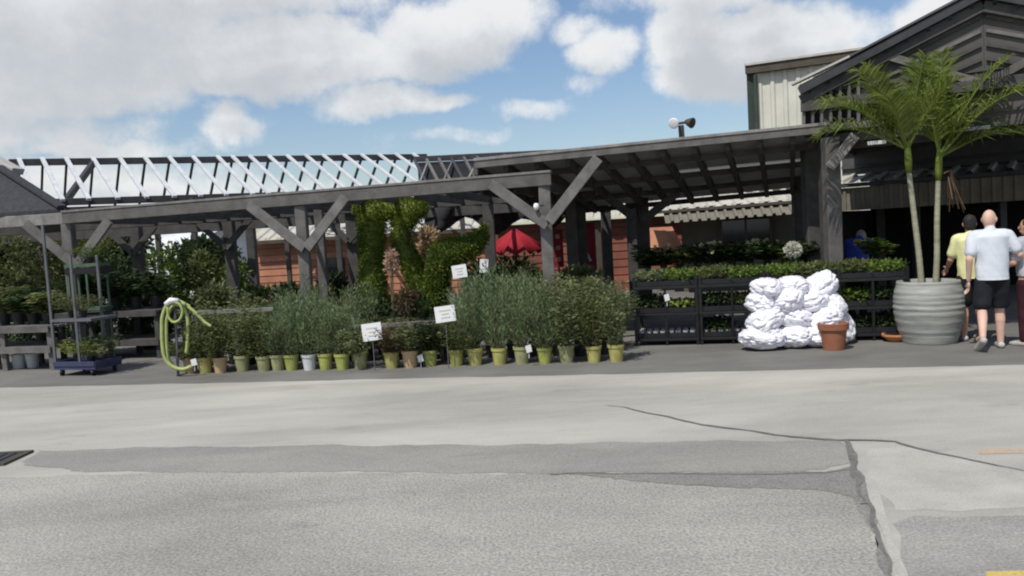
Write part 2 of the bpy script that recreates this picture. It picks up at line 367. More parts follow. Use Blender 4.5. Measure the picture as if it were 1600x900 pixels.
# ------------------------------------------------------------------ ground
def sheet(name, pts, z, m, jag=0.0, step=.15):
    """flat sheet from ground points (picture columns and rows, or world points), edges roughened"""
    P = [G(*p) if not isinstance(p, Vector) else p for p in pts]
    out = []
    for i, a in enumerate(P):
        b = P[(i + 1) % len(P)]; d = (b - a); n = max(1, min(160, int(d.length / step))) if jag else 1
        nv = Vector((-d.y, d.x, 0)); nv.normalize() if nv.length else None
        for k in range(n):
            q = a + d * (k / n)
            if k: q = q + nv * jag * (noise.noise(q * 2.3) * 1.2 + noise.noise(q * 9) * .5 + noise.noise(q * 21) * .3)
            out.append((q.x, q.y, z))
    bm = bmesh.new(); vs = [bm.verts.new(v) for v in out]; f = bm.faces.new(vs)
    bmesh.ops.triangulate(bm, faces=[f]); bmesh.ops.recalc_face_normals(bm, faces=bm.faces[:])
    if sum(x.normal.z for x in bm.faces) < 0: bmesh.ops.reverse_faces(bm, faces=bm.faces[:])
    me = bpy.data.meshes.new(name); bm.to_mesh(me); bm.free(); me.materials.append(m)
    return tag(link(name, me), kind='structure')
gm = MB(); gm.add([(-600, -60, 0), (600, -60, 0), (600, 900, 0), (-600, 900, 0)], [(0, 1, 2, 3)])
tag(link('ground', gm.mesh('ground', M['apron'])), kind='structure')
sheet('road', [(-400, 618), (0, 606), (400, 597), (800, 588), (1200, 579), (1600, 570), (2100, 558), Vector((14, -4, 0)), Vector((-14, -4, 0))], .0012, M['lane'], .04)
sheet('parking_lot', [(-420, 752), (0, 746), (300, 738), (620, 738), (850, 741), (1100, 741), (1300, 739), (1350, 770), (1372, 830), (1392, 905), (1430, 1100), Vector((.8, -3.9, 0)), Vector((-13.5, -3.9, 0))], .0024, M['lot'], .05, .05)
sheet('asphalt_patch', [(1395, 818), (1430, 806), (1600, 806), (1800, 806), Vector((10, -3.9, 0)), Vector((1.2, -3.9, 0)), (1460, 1100), (1412, 905)], .0024, M['dark_lot'], .05)
sheet('asphalt_strip', [(60, 704), (200, 700), (420, 698), (800, 695), (1100, 690), (1310, 688), (1332, 702), (1336, 722), (1280, 735), (1100, 741), (850, 741), (620, 739), (300, 738), (110, 737), (40, 724)], .0036, M['strip'], .05, .05)
sheet('worn_edge', [(880, 740), (1000, 737), (1150, 738), (1290, 738), (1335, 728), (1348, 742), (1362, 790), (1380, 850), (1396, 905), (1382, 905), (1366, 850), (1350, 806), (1330, 778), (1290, 768), (1180, 762), (1060, 758), (960, 750)], .0048, M['wet'], .035, .04)
sheet('pale_repair', [(1352, 742), (1375, 772), (1386, 812), (1404, 860), (1420, 905), (1398, 905), (1386, 860), (1372, 815), (1358, 780)], .006, M['cream'], .012, .05)
sheet('pale_apron', [(1350, 702), (1420, 699), (1520, 722), (1600, 738), (1640, 790), (1500, 800), (1400, 798), (1362, 760)], .0024, M['cream'], .06, .08)
def crack(pts, w, z):
    P = []
    for i in range(len(pts) - 1):
        a, b = G(*pts[i]), G(*pts[i + 1]); n = max(2, int((b - a).length / .06))
        for k in range(n): P.append((a + (b - a) * k / n, (i + k / n) / (len(pts) - 1)))
    lft, rgt = [], []
    for i, (p, t) in enumerate(P):
        d = P[min(i + 1, len(P) - 1)][0] - P[max(i - 1, 0)][0]; nv = Vector((-d.y, d.x, 0)); nv.normalize()
        j = nv * noise.noise(p * 3) * .05 + nv * noise.noise(p * 9) * .014; ww = w * (.25 + .75 * math.sin(math.pi * min(1, max(0, t * .9 + .08)))) * (1 + .5 * noise.noise(p * 4) + .25 * noise.noise(p * 11))
        lft.append(p + j + nv * max(.004, ww)); rgt.append(p + j - nv * max(.004, ww))
    m = MB(); n = len(P); m.add([(v.x, v.y, z) for v in lft + rgt], [(i, n + i, n + i + 1, i + 1) for i in range(n - 1)])
    me = m.mesh('road_crack', M['tar'])
    bm = bmesh.new(); bm.from_mesh(me); bmesh.ops.recalc_face_normals(bm, faces=bm.faces[:])
    if sum(f.normal.z for f in bm.faces) < 0: bmesh.ops.reverse_faces(bm, faces=bm.faces[:])
    bm.to_mesh(me); bm.free()
    tag(link('road_crack', me), kind='structure')
crack([(950, 634), (1010, 645), (1100, 664), (1210, 681), (1310, 688), (1400, 690), (1440, 702), (1530, 722), (1620, 742)], .018, .0072)
crack([(1322, 689), (1332, 710), (1334, 740), (1352, 776)], .028, .0084)
crack([(860, 742), (1000, 741), (1150, 742), (1290, 741), (1336, 732)], .013, .0072)
crack([(1345, 765), (1362, 800), (1376, 850), (1398, 915)], .014, .0096)
crack([(1345, 790), (1375, 786)], .012, .0108)
sheet('yellow_road_line', [(1540, 894), (1700, 889), (1700, 930), (1546, 932)], .0036, M['yellow_line'], .006, .05)
sheet('worn_orange_line', [(1530, 703), (1650, 700), (1650, 708), (1530, 710)], .0036, M['orange_line'], .01, .05)
# drain cover on the left edge
dc = G(-36, 721)
t = thing('drain_cover', 'dark iron drain cover set in the pale road at the left edge', 'drain cover', (dc.x, dc.y, .003))
fm = MB()
for sx_, sy_, a, b in ((0, -.19, .74, .05), (0, .19, .74, .05), (-.345, 0, .05, .33), (.345, 0, .05, .33)): fm.box((sx_, sy_, .01), (a, b, .02))
lpart('frame', fm, M['brown_trim'], t)
for k in range(8):
    b = MB(); b.box((-.295 + k * .085, 0, .008), (.06, .33, .016)); lpart('bar', b, M['dark_metal'], t)
# ------------------------------------------------------------------ timber pergola, left
def line_at(a, b, px):
    """point on the ground line a-b seen in column px"""
    lo, hi = -1.0, 2.0
    for _ in range(40):
        m_ = (lo + hi) / 2; p = a + (b - a) * m_
        if proj((p.x, p.y, 1.7))[0] < px: lo = m_
        else: hi = m_
    return a + (b - a) * lo
BL, BR = A(103, 340, 13.5), A(858, 280, 11.6)
gl = Vector((BL.x, BL.y, 0)); gr = Vector((BR.x, BR.y, 0))
pd = (gr - gl).normalized(); pn = Vector((-pd.y, pd.x, 0))     # along the front, and to the back
perg = thing('timber_pergola', 'weathered grey timber pergola with V braces behind the potted shrubs', 'pergola', tuple((gl + gr) / 2))
part('beam', MB().bar(A(100, 341, 13.5), A(861, 279, 11.6), .09, .19), M['wood'], perg)
part('cap_board', MB().bar(A(100, 331, 13.52) + Vector((0, 0, .0)), A(861, 268, 11.62), .16, .035), M['wood_pale'], perg)
def post(px_top, py_top, Y, w, m, name='post', parent=perg, zb=0):
    p = A(px_top, py_top, Y)
    return part(name, MB().bar((p.x, p.y, zb), p, w, w, (1, 0, 0)), m, parent)
PF = [(106, 350, 13.6), (470, 322, 12.6), (850, 290, 11.7)]
for x, y, Y in PF: post(x, y, Y, .17, M['wood'])
for (a, b, Y0, Y1) in (((40, 350), (122, 418), 13.6, 13.5), ((170, 345), (122, 412), 13.3, 13.4), ((388, 320), (476, 388), 12.75, 12.5), ((540, 308), (480, 388), 12.3, 12.45), ((766, 287), (856, 352), 11.85, 11.58), ((935, 247), (858, 346), 11.35, 11.5)):
    part('brace', MB().bar(A(*a, Y0 - .1), A(*b, Y1 - .1), .06, .15), M['wood'], perg)
post(497, 318, 14.2, .15, M['wood'], 'post')
# rear rows of posts, and joists added to throw shade on the greenery
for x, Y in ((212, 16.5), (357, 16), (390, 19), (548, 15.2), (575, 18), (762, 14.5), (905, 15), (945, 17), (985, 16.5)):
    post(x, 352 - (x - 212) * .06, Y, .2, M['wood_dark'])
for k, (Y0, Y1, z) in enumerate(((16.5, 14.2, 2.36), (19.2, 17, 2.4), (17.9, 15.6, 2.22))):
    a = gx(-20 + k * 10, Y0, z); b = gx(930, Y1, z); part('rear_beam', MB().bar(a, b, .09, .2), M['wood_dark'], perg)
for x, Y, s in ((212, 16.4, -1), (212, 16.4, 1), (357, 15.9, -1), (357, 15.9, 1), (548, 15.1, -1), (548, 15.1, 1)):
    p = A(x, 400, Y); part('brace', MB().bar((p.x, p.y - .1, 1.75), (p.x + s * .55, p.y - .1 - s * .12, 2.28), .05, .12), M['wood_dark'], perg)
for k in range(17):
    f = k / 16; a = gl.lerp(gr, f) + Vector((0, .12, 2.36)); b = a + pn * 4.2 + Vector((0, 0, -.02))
    part('shade_joist', MB().bar(a, b, .05, .12), M['wood_dark'], perg)
# ------------------------------------------------------------------ open rafter roof behind it
RL, RR = A(14, 253, 20.1), A(652, 246, 24.4)
RR.z = RL.z = (RL.z + RR.z) / 2
ru = (RR - RL); ru.z = 0; rlen = ru.length; ru.normalize()
rn = Vector((math.sin(R(37)), -math.cos(R(37)), 0)); RD, RISE = 2.4, 1.16
gab = thing('open_rafter_roof', 'bare gable roof frame of white rafters with no covering above the pergola', 'roof frame', (RL.x, RL.y, 0))
part('ridge_beam', MB().bar(RL, RR + ru * .3, .07, .17), M['dark_metal'], gab)
ev = Vector((0, 0, -RISE))
part('eave_beam', MB().bar(RL + rn * RD + ev, RR + rn * RD + ev, .1, .16), M['dark_metal'], gab)
part('eave_beam', MB().bar(RL - rn * 1.1 + ev, RR - rn * 1.1 + ev, .1, .16), M['dark_metal'], gab)
for x in (30, 66.6, 104, 145.4, 187, 226.7, 264.7, 302, 340, 363, 390.6, 420, 449, 478, 505, 537.5, 565, 592, 619, 645.6):
    p = line_at(RL.copy(), RR.copy(), x); p.z = RL.z
    # find the ridge point seen in this column
    lo, hi = -.1, 1.2
    for _ in range(40):
        m_ = (lo + hi) / 2
        if proj(RL.lerp(RR, m_))[0] < x: lo = m_
        else: hi = m_
    p = RL.lerp(RR, lo)
    up = Vector((0, 0, 1))
    part('white_rafter', MB().bar(p + Vector((0, 0, .1)) + rn * .0, p + rn * (RD + .15) + ev * 1.06 + Vector((0, 0, .1)), .1, .06), M['white_metal'], gab)
    part('shade_dark_rafter', MB().bar(p + Vector((0, 0, .0)), p - rn * 1.15 + ev * 1.02, .05, .08), M['dark_metal'], gab)  # back rafters coloured dark to stand in for their unlit faces
part('valley_bar', MB().bar(A(145, 256, 20.6), A(95, 325, 18.4), .1, .16), M['dark_metal'], gab)
for f in (.02, .33, .66, .99):
    for s in (1, -1):
        q = RL.lerp(RR, f) + rn * (RD if s > 0 else -1.1) + ev; part('column', MB().bar((q.x, q.y, 0), q, .13, .13, (1, 0, 0)), M['wood_dark'], gab)
# ------------------------------------------------------------------ shingled pavilion at the far left
c0 = A(97, 326, 13.9); zE = c0.z
pav = thing('shingled_pavilion', 'dark shingle hip roof on timber beam at the far left', 'pavilion', (c0.x - 1, c0.y, 0))
d1 = Vector((-1, .18, 0)).normalized(); d2 = Vector((-.62, 1, 0)).normalized()
H0 = A(-2, 264, 15.2); W1 = c0 + d1 * 4
H1 = H0 + d1 * 3
rf = MB(); th = Vector((0, 0, -.07))
B1 = c0 + d2 * 3.0
rf.add([c0, W1, H1, H0, c0 + th, W1 + th, H1 + th, H0 + th], [(0, 3, 2, 1), (4, 5, 6, 7), (0, 1, 5, 4), (1, 2, 6, 5), (2, 3, 7, 6), (3, 0, 4, 7)])
part('roof_front', rf, M['shingle'], pav)
rs_ = MB(); off = Vector((.003, .003, .003)); Bb = H0 + d2 * 1.0
rs_.add([c0 + off, H0 + off, B1 + off, c0 + th, H0 + th, B1 + th], [(0, 2, 1), (3, 4, 5), (0, 3, 5, 2), (1, 2, 5, 4)])
part('roof_side', rs_, M['shingle'], pav)
part('hip_cap', MB().bar(c0 + Vector((0, 0, .03)), H0 + Vector((0, 0, .05)), .16, .05), M['shingle'], pav)
part('lit_edge_strip', MB().bar(A(28, 268, 15.4), A(-60, 222, 15.6), .3, .12), M['pale_cap'], pav)  # added pale strip, its colour standing in for a lit roof edge
part('beam', MB().bar(A(104, 341, 13.65), A(-70, 353, 14.6), .09, .19), M['wood_pale'], pav)
for x in (-40,):
    p = A(x, 353, 14.5); part('post', MB().bar((p.x, p.y, 0), p, .17, .17, (1, 0, 0)), M['wood'], pav)
# ------------------------------------------------------------------ timber canopy, right
CL, CR = A(742, 259, 11.86), A(1296, 203, 11.25)
can = thing('timber_canopy', 'long dark timber canopy on heavy posts over the plant racks', 'canopy', (CL.x, CL.y, 0))
part('fascia', MB().bar(CL + Vector((0, 0, .018)), CR + Vector((0, 0, .018)), .07, .115), M['wood'], can)
part('edge_board', MB().bar(CL + Vector((0, .05, .085)), CR + Vector((0, .05, .085)), .2, .04), M['wood_pale'], can)
cdir = (CR - CL); cdir.z = 0; cdir.normalize(); cn = Vector((math.sin(R(19)), math.cos(R(19)), 0))
bz = Vector((0, 0, -.62)); dep = 3.9
rb = MB(); lo_ = Vector((0, 0, -.04))
ex = -cdir * 1.6
def deck(f0, f1, g0, g1):
    q = [CL.lerp(CR, f) + cn * dep * g + bz * g + Vector((0, .1, .06)) for f, g in ((f0, g0), (f1, g0), (f1, g1), (f0, g1))]
    m = MB(); m.add(q + [v - Vector((0, 0, .05)) for v in q], [(0, 1, 2, 3), (7, 6, 5, 4), (0, 4, 5, 1), (1, 5, 6, 2), (2, 6, 7, 3), (3, 7, 4, 0)]); part('roof_deck', m, M['canopy'], can)
deck(0, .52, 0, 1); deck(.5215, 1, 0, .40); deck(.5215, 1, .475, 1)
for k in range(12):
    f = k / 11; a = CL.lerp(CR, f) + Vector((0, .12, -.05)); b = a + cn * (dep - .2) + bz
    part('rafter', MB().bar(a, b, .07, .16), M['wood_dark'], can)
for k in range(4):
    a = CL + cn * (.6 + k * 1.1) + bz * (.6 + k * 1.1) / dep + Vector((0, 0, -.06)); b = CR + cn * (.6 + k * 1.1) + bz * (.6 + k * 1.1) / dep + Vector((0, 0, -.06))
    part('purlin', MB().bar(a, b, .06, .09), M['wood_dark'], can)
for x, y, Y, w, mm in ((1297, 215, 11.2, .2, 'wood'), (1266, 225, 12.1, .24, 'wood_dark'), (1283, 222, 13.5, .24, 'wood_dark'), (1245, 240, 14.8, .2, 'wood_dark'), (890, 300, 14.6, .2, 'wood_dark'), (1002, 300, 15.2, .22, 'wood_dark')):  # the dark second post has its shade put into the colour
    post(x, y, Y, w, M[mm], parent=can)
part('brace', MB().bar(A(1336, 212, 11.0), A(1296, 262, 11.05), .06, .13), M['wood_pale'], can)
for a, b in (((905, 300), (958, 258)), ((990, 340), (940, 300)), ((1004, 345), (1060, 300)), ((1268, 300), (1215, 262)), ((958, 262), (1000, 300))):
    part('brace', MB().bar(A(*a, 14.4), A(*b, 14.2), .06, .14), M['wood_dark'], can)
# hanging dark shade cloth
sc_ = MB(); nx, nz_ = 26, 10
for j in range(nz_ + 1):
    for i in range(nx + 1):
        x = 664 + (990 - 664) * i / nx; yt = 300 - (x - 664) * .12; sag = 20 * math.sin(math.pi * i / nx) ** 2 + 12 * math.sin(i * .9)
        p = A(x, yt + (52 + sag) * j / nz_, 16.2 + .25 * math.sin(i * 1.1 + j * .3) + .1 * noise.noise(Vector((i, j, 0)) * .7)); sc_.v.append(tuple(p))
for j in range(nz_):
    for i in range(nx): sc_.f.append((j * (nx + 1) + i, j * (nx + 1) + i + 1, (j + 1) * (nx + 1) + i + 1, (j + 1) * (nx + 1) + i))
o = solo('shade_cloth', sc_, M['shadecloth'], 'black shade cloth hanging in folds under the canopy beams', 'shade cloth', tuple(A(800, 300, 16.2)), smooth=True)
sm_ = o.modifiers.new('thickness', 'SOLIDIFY'); sm_.thickness = .02
# dark rear roof slope between the two timber structures
def slab(corners, th_):
    m = MB(); q = [Vector(c) for c in corners]; n = (q[1] - q[0]).cross(q[2] - q[0]).normalized() * th_
    m.add(q + [v - n for v in q], [(0, 1, 2, 3), (7, 6, 5, 4), (0, 4, 5, 1), (1, 5, 6, 2), (2, 6, 7, 3), (3, 7, 4, 0)]); return m
rr = thing('back_roof', 'dark low roof with ribs joining the rafter frame to the canopy', 'roof', tuple(gx(760, 18)))
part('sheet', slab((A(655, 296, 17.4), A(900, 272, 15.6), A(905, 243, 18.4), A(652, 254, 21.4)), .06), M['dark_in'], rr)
part('ridge_beam', MB().bar(A(648, 249, 21.0), A(905, 237, 18), .08, .14), M['dark_metal'], rr)
for k in range(13):
    f = k / 12; a = A(655, 292, 16.95).lerp(A(900, 268, 15.15), f); b = A(648, 250, 21).lerp(A(905, 238, 18), f)
    part('rib', MB().bar(a + (A(900, 268, 15.15) - A(655, 292, 16.95)) * .06, b, .06, .07), M['dark_metal'] if k % 3 == 0 else M['wood'], rr)
    if k % 2: part('web', MB().bar(a + Vector((0, 0, .02)) - Vector((.25, 0, 0)), b + Vector((.05, 0, -.03)), .04, .06), M['wood_pale'] if k % 4 == 1 else M['wood'], rr)
for x in (668, 890):
    p = A(x, 292, 17.2 if x < 700 else 15.6); part('post', MB().bar((p.x, p.y, 0), p, .16, .16, (1, 0, 0)), M['wood_dark'], rr)
# floodlight on the canopy roof
fp = A(1066, 217, 12.6)
fl = thing('flood_lamp', 'double flood lamp on a short mast above the canopy roof', 'lamp', tuple(fp))
part('mast', MB().tube([fp + Vector((0, 0, -.18)), A(1064, 196, 12.6)], .045, 8), M['brown_trim'], fl)
part('arm', MB().tube([A(1052, 194, 12.6), A(1080, 190, 12.6)], .02, 6), M['brown_trim'], fl)
for x, mm in ((1055, 'white'), (1076, 'brown_trim')):
    p = A(x, 191, 12.55); s_ = MB(); hd = Vector((-.4 if x < 1066 else .5, -.6, -.25)).normalized()
    s_.tube([p - hd * .06, p, p + hd * .07, p + hd * .075], [.03, .06, .085, .07], 12); part('lamp_head', s_, M[mm], fl, True)
# ------------------------------------------------------------------ buildings behind
def wall_px(x0, x1, Y0, Y1, ztop, zb=0, thick=.2):
    a = gx(x0, Y0, 1.7); b = gx(x1, Y1, 1.7); d = (b - a); d.z = 0; n = Vector((-d.y, d.x, 0)).normalized()
    if n.y < 0: n = -n
    return a, b, n
def upright(a, b, n, z0, z1, th_):
    m = MB(); v = [Vector((a.x, a.y, z0)), Vector((b.x, b.y, z0)), Vector((b.x, b.y, z1)), Vector((a.x, a.y, z1))]
    m.add(v + [p + n * th_ for p in v], [(0, 1, 2, 3), (5, 4, 7, 6), (0, 4, 5, 1), (1, 5, 6, 2), (2, 6, 7, 3), (3, 7, 4, 0)]); return m
def corrugated(a, b, up, n, pitch, dep_):
    """ribbed sheet spanned by a-b and up, ribs along up"""
    m = MB(); L_ = (b - a).length; k = max(2, int(L_ / pitch)); d = (b - a) / k; prof = []
    for i in range(k):
        for f, h in ((0, 0), (.55, 0), (.65, 1), (.9, 1)): prof.append(a + d * (i + f) + n * h * dep_)
    prof.append(b); w = len(prof)
    m.add(prof + [p + up for p in prof], [(i, i + 1, w + i + 1, w + i) for i in range(w - 1)]); return m
def boarded_building(name, label, x0, x1, Y0, Y1, zt, bm_, nb, extra=None):
    a, b, n = wall_px(x0, x1, Y0, Y1, zt); t = thing(name, label, 'building', tuple((a + b) / 2 * Vector((1, 1, 0)).x if False else ((a.x + b.x) / 2, (a.y + b.y) / 2, 0)))
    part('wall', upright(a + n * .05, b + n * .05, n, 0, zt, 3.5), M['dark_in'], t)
    h = zt / nb
    for k in range(nb):
        m = MB(); e = Vector((0, 0, 1)); z0, z1 = k * h, (k + 1) * h - .012
        v = [Vector((a.x, a.y, z0)) - n * .02, Vector((b.x, b.y, z0)) - n * .02, Vector((b.x, b.y, z1)), Vector((a.x, a.y, z1))]
        m.add(v + [p + n * .04 for p in v], [(0, 1, 2, 3), (5, 4, 7, 6), (0, 4, 5, 1), (1, 5, 6, 2), (2, 6, 7, 3), (3, 7, 4, 0)])
        part('board', m, M[bm_], t)
    return t, a, b, n
ob, a, b, n = boarded_building('orange_building', 'terracotta orange boarded building with white roof edge seen behind the pergola', 396, 760, 25, 24, 1.9, 'orange', 9)
part('roof_edge', corrugated(Vector((a.x, a.y, 1.95)) - n * .4, Vector((b.x, b.y, 1.95)) - n * .4, n * 1.5 + Vector((0, 0, .5)), Vector((0, 0, 1)), .35, .05), M['awning'], ob)
part('gutter', upright(a - n * .42, b - n * .42, n, 1.83, 1.94, .05), M['brown_trim'], ob)
pw = wall_px(497, 536, 24.6, 24.5, 0); part('window', upright(pw[0] - n * .1, pw[1] - n * .1, n, .55, 1.3, .1), M['glass'], ob)
rbld, a, b, n = boarded_building('red_building', 'dull red boarded building behind the third pergola post', 772, 1076, 22.5, 21.5, 1.95, 'red', 9)
part('roof_edge', corrugated(Vector((a.x, a.y, 2.0)) - n * .4, Vector((b.x, b.y, 2.0)) - n * .4, n * 1.4 + Vector((0, 0, .45)), Vector((0, 0, 1)), .35, .05), M['awning'], rbld)
for x in (930, 1000, 1062):
    p0, p1, _ = wall_px(x, x + 9, 21.9, 21.9, 0); part('trim_board', upright(p0 - n * .12, p1 - n * .12, n, 0, 1.95, .05), M['brown_trim'], rbld)
# orange umbrella-like awning on the red building, lit
aw = thing('orange_awning', 'faded orange cloth awning sloping off the red wall', 'awning', tuple(gx(1030, 20.5)))
part('cloth', slab((A(1005, 396, 20.4), A(1068, 388, 20.2), A(1050, 354, 21.0), A(1012, 356, 21.0)), .02), M['orange'], aw)
for x in (1006, 1067): part('pole', MB().tube([gx(x, 20.35), A(x, 390, 20.35)], .025, 6), M['dark_metal'], aw)
kb_a, kb_b, kn = wall_px(1064, 1300, 20.2, 19.2, 0)
kb = thing('khaki_building', 'khaki rendered building with dark window under ribbed cream awnings', 'building', ((kb_a.x + kb_b.x) / 2, (kb_a.y + kb_b.y) / 2, 0))
part('wall', upright(kb_a, kb_b, kn, 0, 3.0, 4), M['khaki'], kb)
w0, w1, _ = wall_px(1124, 1206, 19.8, 19.45, 0)
wn = part('window', upright(w0 - kn * .03, w1 - kn * .03, kn, 1.05, 1.72, .05), M['glass'], kb)
for p0, p1 in ((w0, w0 + (w1 - w0) * .05), (w0 + (w1 - w0) * .48, w0 + (w1 - w0) * .52), (w0 + (w1 - w0) * .95, w1)): part('frame', upright(p0 - kn * .06, p1 - kn * .06, kn, 1.03, 1.74, .04), M['brown_trim'], wn)
# two ribbed awning tiers
t1a, t1b = A(1012, 333, 19.3), A(1246, 315, 18.5); up1 = A(1038, 311, 20.6) - t1a
up1b = Vector((.1, 1.2, .38))
part('upper_awning', corrugated(t1a, t1b, up1b, Vector((0, -.3, 1)), .3, .06), M['awning'], kb)
t2a, t2b = A(1040, 349, 18.9), A(1258, 333, 18.2)
part('lower_awning', corrugated(t2a, t2b, Vector((.05, .5, .3)), Vector((0, -.3, 1)), .2, .05), M['khaki_fascia'], kb)
part('gutter', MB().bar(t1a, t1b, .06, .07), M['brown_trim'], kb)
part('upper_wall', upright(kb_a + Vector((0, .9, 0)), kb_b + Vector((0, .9, 0)), kn, 2.6, 3.5, .2), M['grey_sheet'], kb)
# white metal building
wa, wb, wn_ = wall_px(1180, 1500, 30, 27, 0)
wm = thing('white_metal_building', 'tall white ribbed metal building with dark roof trim', 'building', ((wa.x + wb.x) / 2, (wa.y + wb.y) / 2, 0))
ztw = zat((wa.x, wa.y), 116)
part('wall', upright(wa + wn_ * .12, wb + wn_ * .12, wn_, 0, ztw + .1, 9), M['white_wall'], wm)
part('ribbed_sheet', corrugated(Vector((wa.x, wa.y, 0)), Vector((wb.x, wb.y, 0)), Vector((0, 0, ztw)), -wn_, .42, .06), M['white_wall'], wm)
part('roof_trim', upright(wa - wn_ * .25 - Vector((.12, 0, 0)), wb - wn_ * .25, wn_, ztw - .02, ztw + .26, .5), M['brown_trim'], wm)
part('roof', upright(wa - wn_ * .3 - Vector((.14, 0, 0)), wb - wn_ * .3, wn_, ztw + .263, ztw + .34, 10), M['awning'], wm)
part('corner_trim', upright(wa - wn_ * .12 - Vector((.1, 0, 0)), wa - wn_ * .12 + Vector((.16, -.02, 0)), wn_, 0, ztw - .03, .3), M['trim_green'], wm)
part('downpipe', MB().tube([(wa.x + .1, wa.y - .3, ztw - .1), (wa.x + .1, wa.y - .3, 0)], .07, 8), M['trim_green'], wm)
# big gable roof on the right
ge = A(1250, 140, 11.5); gd = Vector((math.cos(R(30)), -math.sin(R(30)), 0)); gu = Vector((math.sin(R(30)), math.cos(R(30)), 0)); GL = 7.5
lo, hi = 0, 6
for _ in range(40):
    m_ = (lo + hi) / 2
    if proj(ge + gd * m_)[0] < 1538: lo = m_
    else: hi = m_
half = lo; ap = ge + gd * half; ap.z = zat((ap.x, ap.y), -10)
ri = ge + gd * 2 * half
bgab = thing('big_gable_roof', 'big open dark gable roof with timber trusses over the shop entrance', 'roof', (ap.x, ap.y, 0))
back = gu * GL
part('roof_slope', slab((ge, ge + back, ap + back, ap), .06), M['grey_sheet'], bgab)
part('roof_slope', slab((ap + Vector((0, 0, .002)), ap + back, ri + back, ri), .06), M['grey_sheet'], bgab)
for p0, p1 in ((ge, ap), (ri, ap)):
    part('rake_board', MB().bar(p0 - gu * .06 + Vector((0, 0, -.03)), p1 - gu * .06 + Vector((0, 0, -.01)), .05, .11), M['dark_metal'], bgab)
part('rake_cap', MB().bar(ge - gu * .05 + Vector((0, 0, .075)) - gd * .1, ge.lerp(ap, .3) - gu * .05 + Vector((0, 0, .075)), .12, .03), M['pale_cap'], bgab)  # lower stretch coloured pale as sunlit, the rest of the cap is grey
part('rake_cap', MB().bar(ge.lerp(ap, .3) - gu * .05 + Vector((0, 0, .075)), ap - gu * .05 + Vector((0, 0, .075)), .12, .03), M['grey_sheet'], bgab)
for k in range(7):       # trusses one behind the other
    o_ = gu * (.03 + k * 1.2); dz = Vector((0, 0, -.15))
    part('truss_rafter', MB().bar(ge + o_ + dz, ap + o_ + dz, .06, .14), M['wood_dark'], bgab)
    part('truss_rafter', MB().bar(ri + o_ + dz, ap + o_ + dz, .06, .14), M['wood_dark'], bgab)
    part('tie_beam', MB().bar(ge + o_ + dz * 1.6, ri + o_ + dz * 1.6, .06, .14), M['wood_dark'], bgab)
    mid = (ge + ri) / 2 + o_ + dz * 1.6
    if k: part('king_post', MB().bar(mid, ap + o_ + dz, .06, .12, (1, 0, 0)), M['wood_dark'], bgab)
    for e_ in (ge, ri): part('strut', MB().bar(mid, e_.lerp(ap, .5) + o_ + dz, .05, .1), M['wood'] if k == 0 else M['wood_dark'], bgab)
for k in range(9):
    f = (k + .5) / 9; q = ge.lerp(ap, f) + Vector((0, 0, -.09)); part('purlin', MB().bar(q, q + back, .05, .06), M['wood_dark'], bgab)
    q = ri.lerp(ap, f) + Vector((0, 0, -.09)); part('purlin', MB().bar(q, q + back, .05, .06), M['wood_dark'], bgab)
# lattice panel at the eave corner and posts that carry the roof
q0 = ge + gu * .1 + Vector((0, 0, -.08))
part('eave_panel', upright(q0 + gu * .05, q0 + gu * GL, gd, ge.z - .62, ge.z - .1, .04), M['wood_dark'], bgab)
for k in range(7):
    s_ = q0 + gd * (.02 + k * .12) - gu * .04; part('slat', MB().bar(s_ + Vector((0, 0, -.55)), s_ + Vector((.02, 0, -.02 + k * .04)), .05, .03, (1, 0, 0)), M['wood'], bgab)
part('corner_board', upright(q0 + gd * 0.02 + gu * .02, q0 + gd * .98 + gu * .02, gu, ge.z - .66, ge.z - .04, .03), M['dark_in'], bgab)
part('corner_rail', MB().bar(q0 - gu * .07 + Vector((0, 0, -.5)), q0 - gu * .07 + gd * 1.0 + Vector((0, 0, -.5)), .05, .09), M['wood'], bgab)
for e_, o_ in ((ge, .2), (ge, GL - .3), (ri, .2), (ri, GL - .3)):
    q = e_ + gu * o_ + (gd * .3 if e_ is ge else -gd * .1); part('post', MB().bar((q.x, q.y, 0), (q.x, q.y, e_.z - .2), .2, .2, (1, 0, 0)), M['wood_dark'], bgab)
gtan = (ap.z - ge.z) / half
for sgn, e_ in ((1, ge), (-1, ri)):
    base_ = e_ + gu * .1 + Vector((0, 0, -.06)); v = [base_ + gd * sgn * t_ + Vector((0, 0, z_)) for t_, z_ in ((.02, 0), (half - .0015, 0), (half - .0015, gtan * half - .01))]
    m = MB(); m.add(v + [p + gu * .02 for p in v], [(0, 1, 2), (5, 4, 3), (0, 3, 4, 1), (1, 4, 5, 2), (2, 5, 3, 0)]); part('mesh_panel', m, M['mesh'], bgab)
    for k in range(1, 5):
        d_ = half * k / 5; p0 = e_ + gd * sgn * d_ + gu * .075 + Vector((0, 0, -.05)); p1 = e_ + gd * sgn * (half - .03) + gu * .075 + Vector((0, 0, gtan * (half - d_) - .09))
        part('rafter', MB().bar(p0, p1, .03, .045), M['wood'] if k == 2 else M['wood_dark'], bgab)
fa = ge + gd * .3 + gu * .12; fb_ = ri + gu * .12; fa.z = fb_.z = 0
part('mesh_panel', upright(fa, fb_, gu, ge.z - .78, ge.z - .07, .02), M['mesh'], bgab)
for k in range(2): part('rail', upright(fa - gu * .03, fb_ - gu * .03, gu, ge.z - .34 - k * .26, ge.z - .30 - k * .26, .025), M['wood_dark'], bgab)
